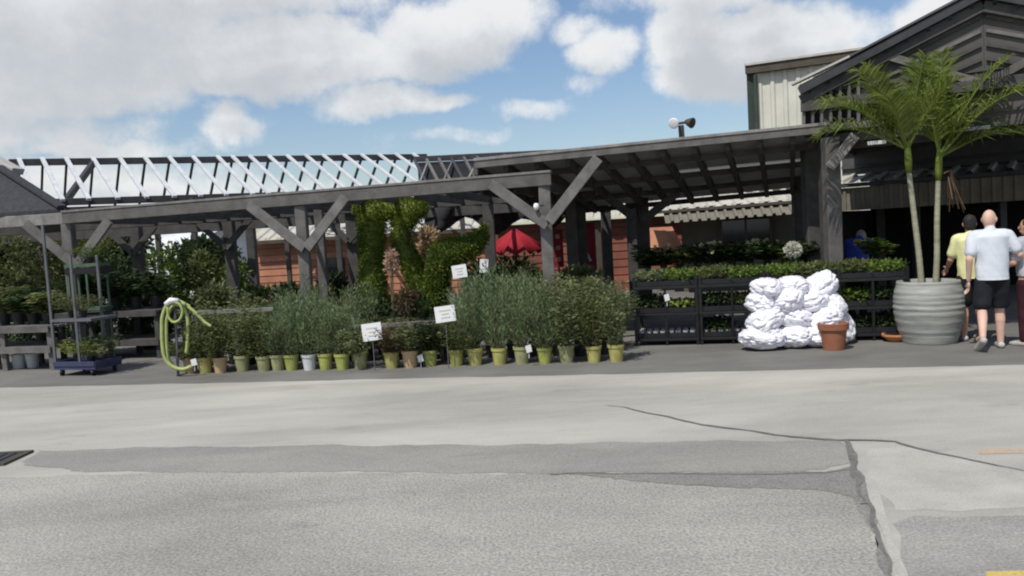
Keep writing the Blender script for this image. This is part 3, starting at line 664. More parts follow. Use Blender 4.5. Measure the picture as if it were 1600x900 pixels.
for t0, t1, z_ in ((.85, 1.08, 2.66), (1.78, 2.3, 2.72)):
    a_ = ge + gd * t0 + gu * .08; b_ = ge + gd * t1 + gu * .08; a_.z = b_.z = z_; part('light_gap_strip', MB().bar(a_, b_, .03, .05), M['white_metal'], bgab)  # added white bars standing in for bright gaps between the roofs
part('bottom_rail', MB().bar(Vector((ge + gd * .3 + gu * .38).to_tuple()[:2] + (ge.z - .82,)), Vector((ri + gu * .38).to_tuple()[:2] + (ge.z - .82,)), .06, .1), M['wood_dark'], bgab)
# rear gable: boards with a bright gap under them
gb0, gb1 = ge + back * .97, ri + back * .97
gm_ = MB(); pk = ap + back * .97; zg = 3.28
gm_.add([gb0, gb1, pk, gb0 + gu * .05, gb1 + gu * .05, pk + gu * .05], [(0, 1, 2), (5, 4, 3)])
part('gable_panel', gm_, M['grey_sheet'], bgab)
# lower shop front under the gable
sa, sb, sn = wall_px(1296, 1760, 15.6, 13.0, 0)
sh = thing('shop_front', 'low shop front with ribbed khaki fascia and dark open bay', 'building', ((sa.x + sb.x) / 2, (sa.y + sb.y) / 2, 0))
zf0 = zat((sa.x, sa.y), 331); zf1 = zat((sa.x, sa.y), 296)
part('fascia', corrugated(Vector((sa.x, sa.y, zf0)), Vector((sb.x, sb.y, zf0)), Vector((0, 0, zf1 - zf0)), -sn, .16, .03), M['khaki_fascia'], sh)
part('fascia_back', upright(sa + sn * .02, sb + sn * .02, sn, zf0, zf1, .08), M['khaki_fascia'], sh)
zA, zB = zat((sa.x, sa.y), 284), zat((sa.x, sa.y), 262)
part('roof_sheet', corrugated(Vector((sa.x, sa.y, zf1 + .09)) - sn * .1, Vector((sb.x, sb.y, zf1 + .09)) - sn * .1, sn * 1.3 + Vector((0, 0, .18)), Vector((0, 0, 1)), .3, .05), M['awning'], sh)
part('gutter', upright(sa - sn * .08, sb - sn * .08, sn, zf1 + .01, zf1 + .085, .06), M['dark_metal'], sh)
part('upper_panel', upright(sa + sn * 1.2, sb + sn * 1.2, sn, zf1 + .3, 3.12, .1), M['grey_sheet'], sh)
for k in range(3):
    z_ = zf1 + .42 + k * .3; part('rail', upright(sa + sn * 1.14, sb + sn * 1.14, sn, z_, z_ + .06, .05), M['wood_dark'], sh)
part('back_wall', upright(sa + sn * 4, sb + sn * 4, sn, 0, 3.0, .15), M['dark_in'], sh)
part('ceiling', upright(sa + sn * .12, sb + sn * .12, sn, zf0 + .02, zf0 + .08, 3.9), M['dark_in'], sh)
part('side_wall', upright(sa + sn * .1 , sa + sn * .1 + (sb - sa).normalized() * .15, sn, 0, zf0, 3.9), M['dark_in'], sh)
for f in (.32, .62): q = sa.lerp(sb, f) + sn * .3; part('column', MB().bar((q.x, q.y, 0), (q.x, q.y, zf0), .12, .12, (1, 0, 0)), M['dark_metal'], sh)
# white poly tunnel far behind on the left
ta, tb, tn = wall_px(222, 322, 31, 30, 0)
tun = thing('poly_tunnel', 'far white curved poly tunnel behind the greenery', 'greenhouse', ((ta.x + tb.x) / 2, (ta.y + tb.y) / 2, 0))
zt_ = zat((ta.x, ta.y), 366); tm = MB(); K = 14; d_ = tb - ta
for i in range(K + 1):
    an = math.pi * i / K; p = ta + tn * (1.6 - 1.6 * math.cos(an)); z = zt_ - .75 + .8 * math.sin(an) ** .8 if i not in (0, K) else 0
    for e_ in (0, 1): tm.v.append((p.x + d_.x * e_, p.y + d_.y * e_, max(0, z)))
for i in range(K): tm.f.append((2 * i, 2 * i + 1, 2 * i + 3, 2 * i + 2))
tm.f.append(tuple(2 * i for i in range(K, -1, -1))); tm.f.append(tuple(2 * i + 1 for i in range(K + 1)))
part('skin', tm, M['tunnel'], tun, True)
for i in range(8):
    q = ta.lerp(tb, (i + .5) / 8); part('hoop', MB().tube([(q.x, q.y - .02, 0), (q.x, q.y - .02, zt_ - .75), (q.x + tn.x * .4, q.y + tn.y * .4, zt_ - .2)], .03, 5), M['grey_metal'], tun)
# red cloth parasol and banners under the canopy
rp = gx(812, 15.6); zr = zat(rp, 362)
par = thing('red_parasol', 'bright red half folded parasol beside the third pergola post', 'parasol', tuple(rp))
part('pole', MB().tube([rp, rp + Vector((0, 0, zr + .1))], .025, 8), M['dark_metal'], par)
pm = MB(); ns = 10
for i in range(ns):
    a0 = 2 * math.pi * i / ns; a1 = 2 * math.pi * (i + 1) / ns; am = (a0 + a1) / 2
    P_ = lambda a, r, z: (rp.x + r * math.cos(a), rp.y + r * math.sin(a), z)
    vs = [P_(am, .03, zr + .06), P_(a0, .3, zr - .12), P_(am, .22, zr - .14), P_(a1, .3, zr - .12), P_(a0, .6, zr - .34), P_(am, .46, zr - .44), P_(a1, .6, zr - .34)]
    pm.add(vs, [(0, 1, 2), (0, 2, 3), (1, 4, 5, 2), (2, 5, 6, 3)])
o = part('cloth', pm, M['red_cloth'], par, True); q = o.modifiers.new('thickness', 'SOLIDIFY'); q.thickness = .012
for (x0, x1, y0, y1, Y, mm, lb, diag) in ((870, 886, 360, 418, 15.4, 'maroon', 'narrow maroon banner with pale dots right of the third pergola post', 0), (900, 936, 350, 424, 17.0, 'maroon', 'wide maroon banner with a pale diagonal stripe', 1)):
    p0 = gx(x0, Y); p1 = gx(x1, Y); zt0, zb0 = zat(p0, y0), zat(p0, y1)
    bt = thing('banner', lb, 'banner', tuple((p0 + p1) / 2))
    part('cloth', upright(p0, p1, Vector((0, 1, 0)), zb0, zt0, .015), M[mm], bt)
    part('rod', MB().tube([p0 + Vector((-.02, 0, zt0)), p1 + Vector((.02, 0, zt0))], .015, 6), M['dark_metal'], bt)
    part('stand', MB().tube([(p0 + p1) / 2 + Vector((0, .06, 0)), (p0 + p1) / 2 + Vector((0, .06, zt0))], .02, 6), M['dark_metal'], bt)
    if diag: part('stripe', MB().bar(p0.lerp(p1, .1) + Vector((0, -.01, zt0 - .1)), p0.lerp(p1, .75) + Vector((0, -.01, zb0 + .2)), .01, .05), M['pale_cap'], bt)
    else:
        for k in range(3):
            m = MB(); c = (p0 + p1) / 2 + Vector((0, -.012, zt0 - .12 - k * .22)); m.tube([c, c + Vector((0, -.006, 0))], .05, 10); part('dot', m, M['leaf_pink'], bt)
# small white lamp by the third post
p = A(838, 323, 11.45); m = MB(); m.lathe([(.012, .05), (.03, .045), (.045, 0), (.03, -.04), (.01, -.05)], p, 12)
lt = thing('bulkhead_lamp', 'small white round lamp on the left side of the third pergola post', 'lamp', tuple(p)); part('globe', m, M['white'], lt, True)
part('bracket', MB().tube([p, p + Vector((.11, .06, .02))], .012, 6), M['dark_metal'], lt)
# ------------------------------------------------------------------ plants
def onb(v):
    v = Vector(v); a = v.orthogonal().normalized(); return a, v.cross(a)
def foliage_mb(kind, h, r, n, z0=0.0):
    """leaves and stems of a bush standing in a pot: returns (leaf mesh, stem mesh)"""
    lm, sm2 = MB(), MB(); C, D, LN, WD = [], [], [], []
    ns = {'wispy': 34, 'bushy': 22, 'loose': 14, 'broad': 12}[kind]
    for s in range(ns):
        a = random.random() * 2 * math.pi; sp = r * math.sqrt(random.random()); hh = h * random.uniform(.62, 1.06) * (1 - .28 * (sp / r) ** 2)
        tip = Vector((sp * math.cos(a), sp * math.sin(a), z0 + hh)); base = Vector((sp * .22 * math.cos(a), sp * .22 * math.sin(a), z0))
        mid = base.lerp(tip, .5) + Vector((math.cos(a), math.sin(a), 0)) * sp * .12
        pts = [base.lerp(mid, t / 3) for t in range(3)] + [mid.lerp(tip, t / 3) for t in range(4)]
        if s % 2 == 0: sm2.tube(pts[::2] + [pts[-1]], [.006, .005, .004, .003, .002][:len(pts[::2]) + 1], 4, False)
        k = n // ns
        for q in range(k):
            t = random.random() ** .75 * (1 if kind != 'loose' else .9) + .02; t = min(t, 1)
            i = min(len(pts) - 2, int(t * (len(pts) - 1))); f = t * (len(pts) - 1) - i; p = pts[i].lerp(pts[i + 1], f); dr = (pts[i + 1] - pts[i]).normalized()
            b = random.random() * 2 * math.pi; e1, e2 = onb(dr)
            out = e1 * math.cos(b) + e2 * math.sin(b)
            if kind == 'wispy': d = dr * 1.0 + out * .75; l_, w_ = .075, .013; p = p + out * random.uniform(0, .05)
            elif kind == 'bushy': d = dr * .5 + out; l_, w_ = .055, .026; p = p + out * random.uniform(0, .07)
            elif kind == 'loose': d = dr * .4 + out + Vector((0, 0, -.1)); l_, w_ = .06, .024; p = p + out * random.uniform(0, .06)
            else: d = dr * .3 + out + Vector((0, 0, -.15)); l_, w_ = .13, .065; p = p + out * random.uniform(0, .05)
            C.append(p); D.append(d); LN.append(l_); WD.append(w_)
    lm.leaves(C, D, LN, WD); return lm, sm2
def pot_mb(r=.1, h=.21):
    m = MB(); m.lathe([(r * .74, 0), (r * .93, h * .8), (r * .95, h * .82), (r * 1.04, h * .83), (r * 1.05, h), (r * .95, h), (r * .93, h * .9)], n=18); return m
def soil_mb(r=.1, h=.21):
    m = MB(); m.lathe([(r * .94, h * .88), (r * .5, h * .92), (.001, h * .93)], n=12, cap_bot=False); return m
PM = pot_mb().mesh('pot', M['pot_yellow'], smooth=False); SM = soil_mb().mesh('soil', M['soil'])
def pot_mesh(mname):
    key = 'pot_' + mname
    if key not in pot_mesh.c:
        me = PM.copy(); me.materials[0] = M[mname]; me.name = 'pot'; pot_mesh.c[key] = me
    return pot_mesh.c[key]
pot_mesh.c = {}
protos = {}
def fol(kind, mname, v=0, h=.8, r=.3, n=1500):
    k = (kind, mname, v, h, r)
    if k not in protos:
        lm, sm2 = foliage_mb(kind, h, r, n, .19); protos[k] = (lm.mesh('foliage', M[mname]), sm2.mesh('stems', M['stem']))
    return protos[k]
def potted(loc, label, group, potm, kind, lmat, h, v=0, r=.3, rz=None, tilt=0, ps=1.0, name='potted_shrub', cat='potted plant', wob=.1, n=1500):
    t = thing(name, label, cat, tuple(loc), random.random() * 6.28 if rz is None else rz, group)
    f, s = fol(kind, lmat, v, 1.0, r, n)
    o = link('pot', pot_mesh(potm), t); o.scale = (ps,) * 3; o = link('soil', SM, t); o.scale = (ps,) * 3
    lean_x, lean_y = random.gauss(0, .07), random.gauss(0, .07); hs = h * random.uniform(.9, 1.1); ws = random.uniform(1 - wob, 1 + wob)
    for nme, me in (('foliage', f), ('stems', s)):
        o = link(nme, me, t); o.scale = (ws, ws, hs); o.location.z = .19 * (ps - hs); o.rotation_euler = (lean_x, lean_y, 0)
    return t
# front row: the column, pot colour, leaf, kind, height
ROW = [(300, 'pot_tan', 'leaf_olive', 'loose', .40), (320, 'pot_yellow', 'leaf_grey', 'bushy', .68), (346, 'pot_tan', 'leaf_olive', 'bushy', .7), (378, 'pot_grey', 'leaf_grey', 'bushy', .72), (412, 'pot_grey', 'leaf_olive', 'bushy', .72),
       (437, 'pot_grey', 'leaf_blue', 'wispy', .82), (459, 'pot_lime', 'leaf_blue', 'wispy', .95), (485, 'pot_white', 'leaf_blue', 'wispy', .98), (510, 'pot_lime', 'leaf_blue', 'wispy', .95), (538, 'pot_lime', 'leaf_blue', 'wispy', .8),
       (565, 'pot_grey', 'leaf_grey', 'loose', .5), (610, 'pot_yellow', 'leaf_brown', 'loose', .5), (640, 'pot_tan', 'leaf_grey', 'loose', .48), (674, 'pot_lime', 'leaf_dark', 'loose', .5), (713, 'pot_lime', 'leaf_olive', 'bushy', .45), (744, 'pot_yellow', 'leaf_blue', 'wispy', .95), (781, 'pot_yellow', 'leaf_blue', 'wispy', 1.1),
       (818, 'pot_grey', 'leaf_blue', 'wispy', 1.15), (852, 'pot_lime', 'leaf_blue', 'wispy', 1.15), (886, 'pot_grey', 'leaf_grey', 'bushy', 1.1), (926, 'pot_yellow', 'leaf_olive', 'bushy', 1.0), (961, 'pot_yellow', 'leaf_grey', 'bushy', .98)]
PN = dict(pot_tan='tan', pot_yellow='yellow', pot_grey='grey green', pot_lime='lime', pot_white='white', pot_black='black')
LNM = dict(leaf_olive='olive leaved', leaf_grey='grey green', leaf_blue='bluish wispy', leaf_brown='brownish', leaf_dark='dark green')
for i, (x, pm_, lf, kd, h) in enumerate(ROW):
    h *= .86 if x > 720 else .92 if 430 < x < 560 else 1; yb = 584 - (x - 290) * .0294; g = G(x + random.uniform(-3, 3), yb + random.uniform(-1.5, 1))
    potted(g, f'{LNM[lf]} shrub in {PN[pm_]} pot, {ORD[i]} from left along the road edge', 'potted shrubs in the front row', pm_, kd, lf, h, v=i % 3, r=.3, ps=random.uniform(.98, 1.1))
# rows behind
pl = G(300, 578); prr = G(962, 561); bdir = (prr - pl).normalized(); bn = Vector((-bdir.y, bdir.x, 0))
ROW2 = [('leaf_olive', 'bushy', .72), ('leaf_grey', 'bushy', .8), ('leaf_olive', 'bushy', .76), ('leaf_grey', 'bushy', .84), ('leaf_blue', 'wispy', .95), ('leaf_blue', 'wispy', 1.08), ('leaf_blue', 'wispy', 1.04), ('leaf_blue', 'wispy', .9), ('leaf_grey', 'loose', .5), ('leaf_olive', 'loose', .55), ('leaf_brown', 'loose', .5), ('leaf_dark', 'loose', .5), ('leaf_olive', 'loose', .6)] + [('leaf_blue', 'wispy', 1.02), ('leaf_blue', 'wispy', 1.16), ('leaf_blue', 'wispy', 1.22), ('leaf_grey', 'wispy', 1.14), ('leaf_grey', 'bushy', 1.1), ('leaf_olive', 'bushy', 1.04), ('leaf_grey', 'bushy', 1.02)]
for i, (lf, kd, h) in enumerate(ROW2):
    h *= .84 if i / len(ROW2) > .6 else .92
    g = pl + (prr - pl) * ((i + .35) / len(ROW2)) + bn * (.42 + .06 * math.sin(i * 2))
    potted(g, f'{LNM[lf]} shrub in black pot, {ORD[i]} from left behind the front row', 'potted shrubs in the second row', 'pot_black', kd, lf, h, v=i % 3, r=.3)
ROW3 = [('leaf_grey', 'bushy', .8), ('leaf_olive', 'bushy', .85), ('leaf_dark', 'bushy', .82), ('leaf_blue', 'wispy', 1.0), ('leaf_blue', 'wispy', 1.15), ('leaf_grey', 'wispy', 1.1), ('leaf_blue', 'wispy', .98), ('leaf_dark', 'loose', .7), ('leaf_grey', 'loose', .6), ('leaf_dark', 'loose', .65), ('leaf_olive', 'loose', .6), ('leaf_blue', 'wispy', 1.1), ('leaf_blue', 'wispy', 1.25), ('leaf_grey', 'wispy', 1.3), ('leaf_blue', 'wispy', 1.2), ('leaf_grey', 'bushy', 1.1), ('leaf_olive', 'bushy', 1.05), ('leaf_grey', 'bushy', 1.0)]
for i, (lf, kd, h) in enumerate(ROW3):
    h *= .84 if i / len(ROW3) > .6 else .92
    g = pl + (prr - pl) * ((i + .6) / len(ROW3)) + bn * (.9 + .08 * math.sin(i * 3))
    potted(g, f'{LNM[lf]} shrub in black pot, {ORD[i]} from left in the third row back', 'potted shrubs in the third row', 'pot_black', kd, lf, h, v=i % 3, r=.32)
# tags and cards
def sign(x0, x1, y0, y1, Y, label, tilt):
    p = gx((x0 + x1) / 2, Y); zt0, zb0 = zat(p, y0), zat(p, y1); w = (x1 - x0) / FPX * Y
    t = thing('price_card', label, 'sign', tuple(p), 0, 'white price cards among the plants')
    part('stake', MB().tube([p + Vector((0, .02, 0)), p + Vector((0, .02, zt0 - .02))], .007, 6), M['grey_metal'], t)
    m = MB(); c = Vector((p.x, p.y, (zt0 + zb0) / 2)); ca, sa_ = math.cos(tilt), math.sin(tilt)
    m.frame(c, Vector((ca, 0, sa_)) * w / 2, Vector((0, .006, 0)), Vector((-sa_, 0, ca)) * (zt0 - zb0) / 2); cd = part('card', m, M['white'], t)
    lm = MB()
    for k in range(3):
        q = c + Vector((-sa_, 0, ca)) * ((zt0 - zb0) * (.24 - .22 * k)) + Vector((0, -.0085, 0)); ww = w * (.28, .18, .22)[k]
        lm.frame(q, Vector((ca, 0, sa_)) * ww, Vector((0, .002, 0)), Vector((-sa_, 0, ca)) * (zt0 - zb0) * .045)
    part('print', lm, M['pencil'], cd)
sign(570, 601, 505, 532, 10.55, 'lower left white price card in front of the dark shrubs', .08)
sign(685, 717, 478, 503, 10.4, 'white price card leaning right beside the bluish shrubs', .08)
sign(715, 738, 414, 434, 11.0, 'higher white price card against the dark gap below the topiary', .1)
sign(757, 770, 405, 426, 12.4, 'small narrow white card beneath the red parasol', -.1)
for i, (x, y, Y) in enumerate(((303, 566, 11.0), (826, 545, 10.15), (657, 560, 10.6), (1042, 465, 11.1))):
    p = A(x, y, Y); m = MB(); m.frame(p, Vector((.035, .008, .008)), Vector((0, .003, 0)), Vector((-.008, 0, .045)))
    tg = thing('plant_tag', ['white plant tag at the left end of the front pots', 'white plant tag between lime pots at the right of the row', 'pale plant tag beside the middle lime pot', 'white plant tag on the black plant rack'][i], 'plant tag', tuple(p), 0, 'small white plant tags')
    part('card', m, M['white'], tg); part('stake', MB().tube([p + Vector((0, .01, -.12)), p + Vector((0, .01, 0))], .005, 5), M['white'], tg)
# pale bench rail behind the front row
def rail_thing(name, label, x0, y0, x1, y1, Y0, Y1, mm, posts):
    a, b = A(x0, y0, Y0), A(x1, y1, Y1); t = thing(name, label, 'rail', ((a.x + b.x) / 2, (a.y + b.y) / 2, 0))
    part('rail', MB().bar(a, b, .05, .06), M[mm], t)
    for f in posts: q = a.lerp(b, f); part('post', MB().bar((q.x, q.y + .06, 0), (q.x, q.y + .06, q.z), .05, .05, (1, 0, 0)), M[mm], t)
rail_thing('bench_rail', 'pale rail above the small shrubs near the lime hose', 302, 489, 428, 483, 11.75, 11.55, 'wood_pale', (.02, .5, .98))
rail_thing('bench_rail', 'pale rail above the low dark shrubs between white cards', 545, 512, 690, 503, 11.25, 10.95, 'wood', (.02, .5, .98))
# lime hose on a hanger
hx = gx(272, 11.0); hp = lambda x, y, dy=0: A(x, y, 11.0 + dy)
hs = thing('garden_hose', 'lime green hose looped over a stand at the left of the potted shrubs', 'hose', tuple(hx))
loop1 = [(290, 476), (276, 470), (262, 476), (254, 494), (253, 515), (254, 540), (258, 560), (270, 573), (286, 577), (300, 572)]
loop2 = [(268, 474), (284, 478), (292, 492), (294, 512), (293, 535), (291, 552)]
loop3 = [(262, 480), (263, 494), (270, 503), (280, 500), (285, 488), (281, 476), (272, 472)]
def smooth_pts(pts, k=5):
    out = []
    for i in range(len(pts) - 1):
        p0, p1, p2, p3 = pts[max(i - 1, 0)], pts[i], pts[i + 1], pts[min(i + 2, len(pts) - 1)]
        for j in range(k):
            t = j / k; out.append(tuple(.5 * (2 * p1[d] + (p2[d] - p0[d]) * t + (2 * p0[d] - 5 * p1[d] + 4 * p2[d] - p3[d]) * t * t + (3 * p1[d] - p0[d] - 3 * p2[d] + p3[d]) * t ** 3) for d in range(len(p1))))
    return out + [pts[-1]]
for lp, w, dy in ((loop1, .027, 0), (loop2, .025, .05), (loop3, .018, -.06), ([(x + 7, y + 3) for x, y in loop1[:8]], .022, .1), ([(292, 478), (305, 488), (318, 502), (330, 510)], .022, .02)):
    part('coil', MB().tube([hp(x, y, dy) for x, y in smooth_pts(lp)], w, 8), M['hose'], hs, True)
part('hanger', MB().tube([hx + Vector((0, .14, 0)), hp(273, 470, .14)], .02, 8), M['grey_metal'], hs)
m = MB(); c = hp(270, 472); m.tube([c + Vector((-.08, -.05, -.02)), c + Vector((0, -.06, .03)), c + Vector((.1, -.05, .02))], [.03, .04, .03], 8); part('bracket', m, M['white'], hs, True)
# ------------------------------------------------------------------ voxel-joined bodies (people, topiary, bags)
DG = None
def remesh(mb_list, vox, smooth_it=6, name='body', m=None, clip=None, fac=.5):
    """one continuous skin over many overlapping shapes"""
    bm = bmesh.new()
    for kind, *a in mb_list:
        if kind == 'e':   # ellipsoid
            c, rad = a[0], a[1]; rot = a[2] if len(a) > 2 else Matrix.Identity(3)
            r_ = bmesh.ops.create_icosphere(bm, subdivisions=3, radius=1)
            for v in r_['verts']: v.co = Vector(c) + rot @ Vector((v.co.x * rad[0], v.co.y * rad[1], v.co.z * rad[2]))
        else:             # tapered capsule
            p, q, ra, rb_ = Vector(a[0]), Vector(a[1]), a[2], a[3]
            for c, rr_ in ((p, ra), (q, rb_)):
                r_ = bmesh.ops.create_icosphere(bm, subdivisions=2, radius=rr_ * 1.02)
                for v in r_['verts']: v.co = v.co + c
            d = q - p
            if d.length > 1e-5:
                r_ = bmesh.ops.create_cone(bm, cap_ends=True, segments=16, radius1=ra, radius2=rb_, depth=d.length)
                qt = d.to_track_quat('Z', 'Y').to_matrix()
                for v in r_['verts']: v.co = (p + q) / 2 + qt @ v.co
    me = bpy.data.meshes.new(name); bm.to_mesh(me); bm.free()
    o = bpy.data.objects.new('remesh_source', me); COL.objects.link(o)
    md = o.modifiers.new('r', 'REMESH'); md.mode = 'VOXEL'; md.voxel_size = vox
    if smooth_it: s = o.modifiers.new('s', 'SMOOTH'); s.factor = fac; s.iterations = smooth_it
    dg = bpy.context.evaluated_depsgraph_get(); dg.update()
    out = bpy.data.meshes.new_from_object(o.evaluated_get(dg)); out.name = name
    bpy.data.objects.remove(o); bpy.data.meshes.remove(me)
    if clip:
        for v in out.vertices: v.co = clip(v.co)
    out.materials.clear()
    if m: out.materials.append(m)
    out.polygons.foreach_set('use_smooth', [True] * len(out.polygons)); return out
# ------------------------------------------------------------------ topiaries
def topiary(label, caps, org, nleaf, shift):
    org = Vector(org); t = thing('moss_topiary', label, 'topiary', tuple(org))
    lst = [('c', Vector(p) - org, Vector(q) - org, ra * .84, rb_ * .84) for p, q, ra, rb_ in caps]
    me = remesh(lst, .05, 3, 'body', M['leaf_topiary']); link('body', me, t)
    vs = np.array([v.co[:] for v in me.vertices]); ns = np.array([v.normal[:] for v in me.vertices])
    ix = rng.integers(0, len(vs), nleaf); lm = MB()
    c = vs[ix] + rng.normal(scale=.022, size=(nleaf, 3)); d = ns[ix] * .8 + rng.normal(scale=.55, size=(nleaf, 3)) + np.array([0, 0, .15])
    lm.leaves(c, d, .05, .022); link('leaves', lm.mesh('leaves', M['leaf_topiary']), t)
    return t
TY = 12.9
tp = lambda x, y, dy=0: A(x, y, TY + dy)
s_ = TY / FPX
topiary('tall green topiary with a thick trunk and flat crossing top touching the beam', [
    (tp(582, 470), tp(582, 400), 26 * s_, 20 * s_), (tp(582, 400), tp(580, 335), 19 * s_, 24 * s_), (tp(566, 326), tp(600, 326), 14 * s_, 16 * s_), (tp(600, 326), tp(654, 326), 14 * s_, 16 * s_),
    (tp(648, 328), tp(626, 352), 19 * s_, 15 * s_), (tp(626, 352), tp(628, 385), 15 * s_, 16 * s_), (tp(628, 385), tp(646, 418), 16 * s_, 19 * s_), (tp(646, 418), tp(660, 452), 19 * s_, 22 * s_), (tp(660, 452), tp(684, 480), 22 * s_, 14 * s_)],
    gx(600, TY), 16000, 0)
TY = 12.5; s_ = TY / FPX
topiary('swooping green animal shaped topiary with its head raised to the right', [
    (tp(682, 478), tp(684, 430), 17 * s_, 20 * s_), (tp(684, 430), tp(694, 396), 20 * s_, 24 * s_), (tp(694, 396), tp(735, 386), 24 * s_, 18 * s_), (tp(735, 386), tp(752, 372), 15 * s_, 11 * s_), (tp(752, 372), tp(756, 356), 10 * s_, 5 * s_)],
    gx(690, TY), 10000, 0)
for p, nm, lb in ((gx(600, 12.95), 'planter_box', 'dark planter tub under the tall topiary'), (gx(690, 12.55), 'planter_box', 'dark planter tub under the animal topiary')):
    m = MB(); m.lathe([(.3, 0), (.36, .5), (.39, .5), (.39, .56), (.35, .56), (.34, .5)], p, 24); tt = thing(nm, lb, 'planter', tuple(p)); part('tub', m, M['pot_black'], tt)
    m = MB(); m.lathe([(.345, .52), (.1, .55), (.001, .55)], p, 20, cap_bot=False); part('soil', m, M['soil'], tt)
# coloured shrubs between them
def clump(name, label, cat, org, ells, n, ln, wd, mname, stems=True, group=None):
    """shrub whose leaves fill several ellipsoids (world coordinates)"""
    org = Vector(org); t = thing(name, label, cat, tuple(org), 0, group); lm = MB(); sm2 = MB()
    tot = sum(e[1][0] * e[1][2] for e in ells)
    for c, rad in ells:
        k = int(n * rad[0] * rad[2] / tot); u = rng.normal(size=(k, 3)); u /= np.linalg.norm(u, axis=1, keepdims=True)
        rr_ = rng.uniform(.35, 1.0, (k, 1)) ** .6; ph = rng.uniform(0, 6.28, 3)
        wob = 1 + .16 * np.sin(u[:, :1] * 5 + ph[0]) + .14 * np.sin(u[:, 2:] * 6 + ph[1]) + .12 * np.sin(u[:, 1:2] * 9 + ph[2])
        pos = np.array(c) + u * rr_ * wob * np.array(rad); pos[:, 2] = np.maximum(pos[:, 2], .03)
        d = u + rng.normal(scale=.6, size=(k, 3)); lm.leaves(pos, d, ln, wd)
        if stems:
            for q in range(5):
                w_ = Vector(c) + Vector((random.uniform(-.5, .5) * rad[0], random.uniform(-.5, .5) * rad[1], random.uniform(-.1, .6) * rad[2]))
                sm2.tube([org + Vector((random.uniform(-.05, .05), 0, 0)), org.lerp(w_, .5) + Vector((0, 0, .05)), w_], [.02, .014, .006], 5, False)
    part('foliage', lm, M[mname], t)
    if stems: part('stems', sm2, M['stem'], t)
    return t
def px_ell(x, y, rx, ry, Y, dp=.8): return (tuple(A(x, y, Y)), (rx / FPX * Y, rx / FPX * Y * dp, ry / FPX * Y))
clump('pink_shrub', 'pink leaved shrub between the two topiaries', 'shrub', gx(616, 12.3), [px_ell(612, 409, 10, 19, 12.3)], 320, .055, .04, 'leaf_pink')
clump('dry_shrub', 'tan dry leaved shrub with a pale top behind the topiaries', 'shrub', gx(668, 13.6), [px_ell(668, 372, 12, 18, 13.6), px_ell(667, 395, 14, 24, 13.6)], 520, .1, .05, 'leaf_tan')
clump('dry_shrub', 'small brown shrub under the pink leaves', 'shrub', gx(636, 12.0), [px_ell(634, 470, 18, 22, 12.0)], 400, .07, .03, 'leaf_brown')
# ------------------------------------------------------------------ greenery under and behind the pergola
BG = [(10, 420, 44, 70, 17, 'leaf_olive', 'tall olive bush at the left frame edge'), (62, 410, 36, 56, 18, 'leaf_olive', 'loose olive bush behind the left brace'), (38, 470, 40, 30, 15.5, 'leaf_dark', 'dark low bush on the left behind the grey bench'),
      (150, 400, 34, 36, 18, 'leaf_olive', 'pale olive bush behind the plant trolley'), (190, 440, 32, 44, 17, 'leaf_dark', 'dark bush right of the plant trolley'), (252, 426, 32, 40, 17.5, 'leaf_bright', 'bright green bush left of the rear dark post'),
      (290, 405, 30, 26, 18.5, 'leaf_dark', 'dark bush below the white poly tunnel'), (318, 430, 26, 34, 18, 'leaf_olive', 'mid green bush beside the dark rear post'), (335, 470, 30, 26, 15, 'leaf_grey', 'grey green bush above the pale rail'),
      (372, 440, 22, 40, 19, 'leaf_bright', 'narrow bright bush between rear posts'), (410, 474, 34, 22, 14.5, 'leaf_dark', 'dark bush in front of the orange wall'), (450, 462, 22, 14, 15, 'leaf_dark', 'small dark bush under the orange wall'),
      (520, 458, 26, 26, 14.6, 'leaf_dark', 'dark bush below the orange building window'), (226, 470, 30, 26, 14.5, 'leaf_dark', 'dark bush behind the lime hose'), (118, 470, 30, 20, 15.5, 'leaf_dark', 'dark bush behind the trolley shelf'),
      (352, 400, 20, 26, 20, 'leaf_dark', 'dark shrub under the rear beams'), (760, 440, 40, 30, 14.5, 'leaf_dark', 'dark bush below the small narrow card'), (640, 480, 46, 20, 12.6, 'leaf_dark', 'dark low bush round the topiary tubs'),
      (800, 430, 40, 28, 15, 'leaf_dark', 'dark bush under the red parasol'), (905, 432, 26, 12, 13, 'leaf_grey', 'grey bush under the maroon banner')]
for (x, y, rx, ry, Y, lf, lb) in BG:
    g = gx(x, Y); e = px_ell(x, y, rx, ry, Y)
    e2 = ((e[0][0] + .1, e[0][1] + .05, e[0][2] * .5), (e[1][0] * .9, e[1][1] * .9, max(.2, e[0][2] * .5)))
    clump('background_shrub', lb, 'shrub', g, [e, e2], 1500, .13, .06, lf, group='shrubs under and behind the pergola')
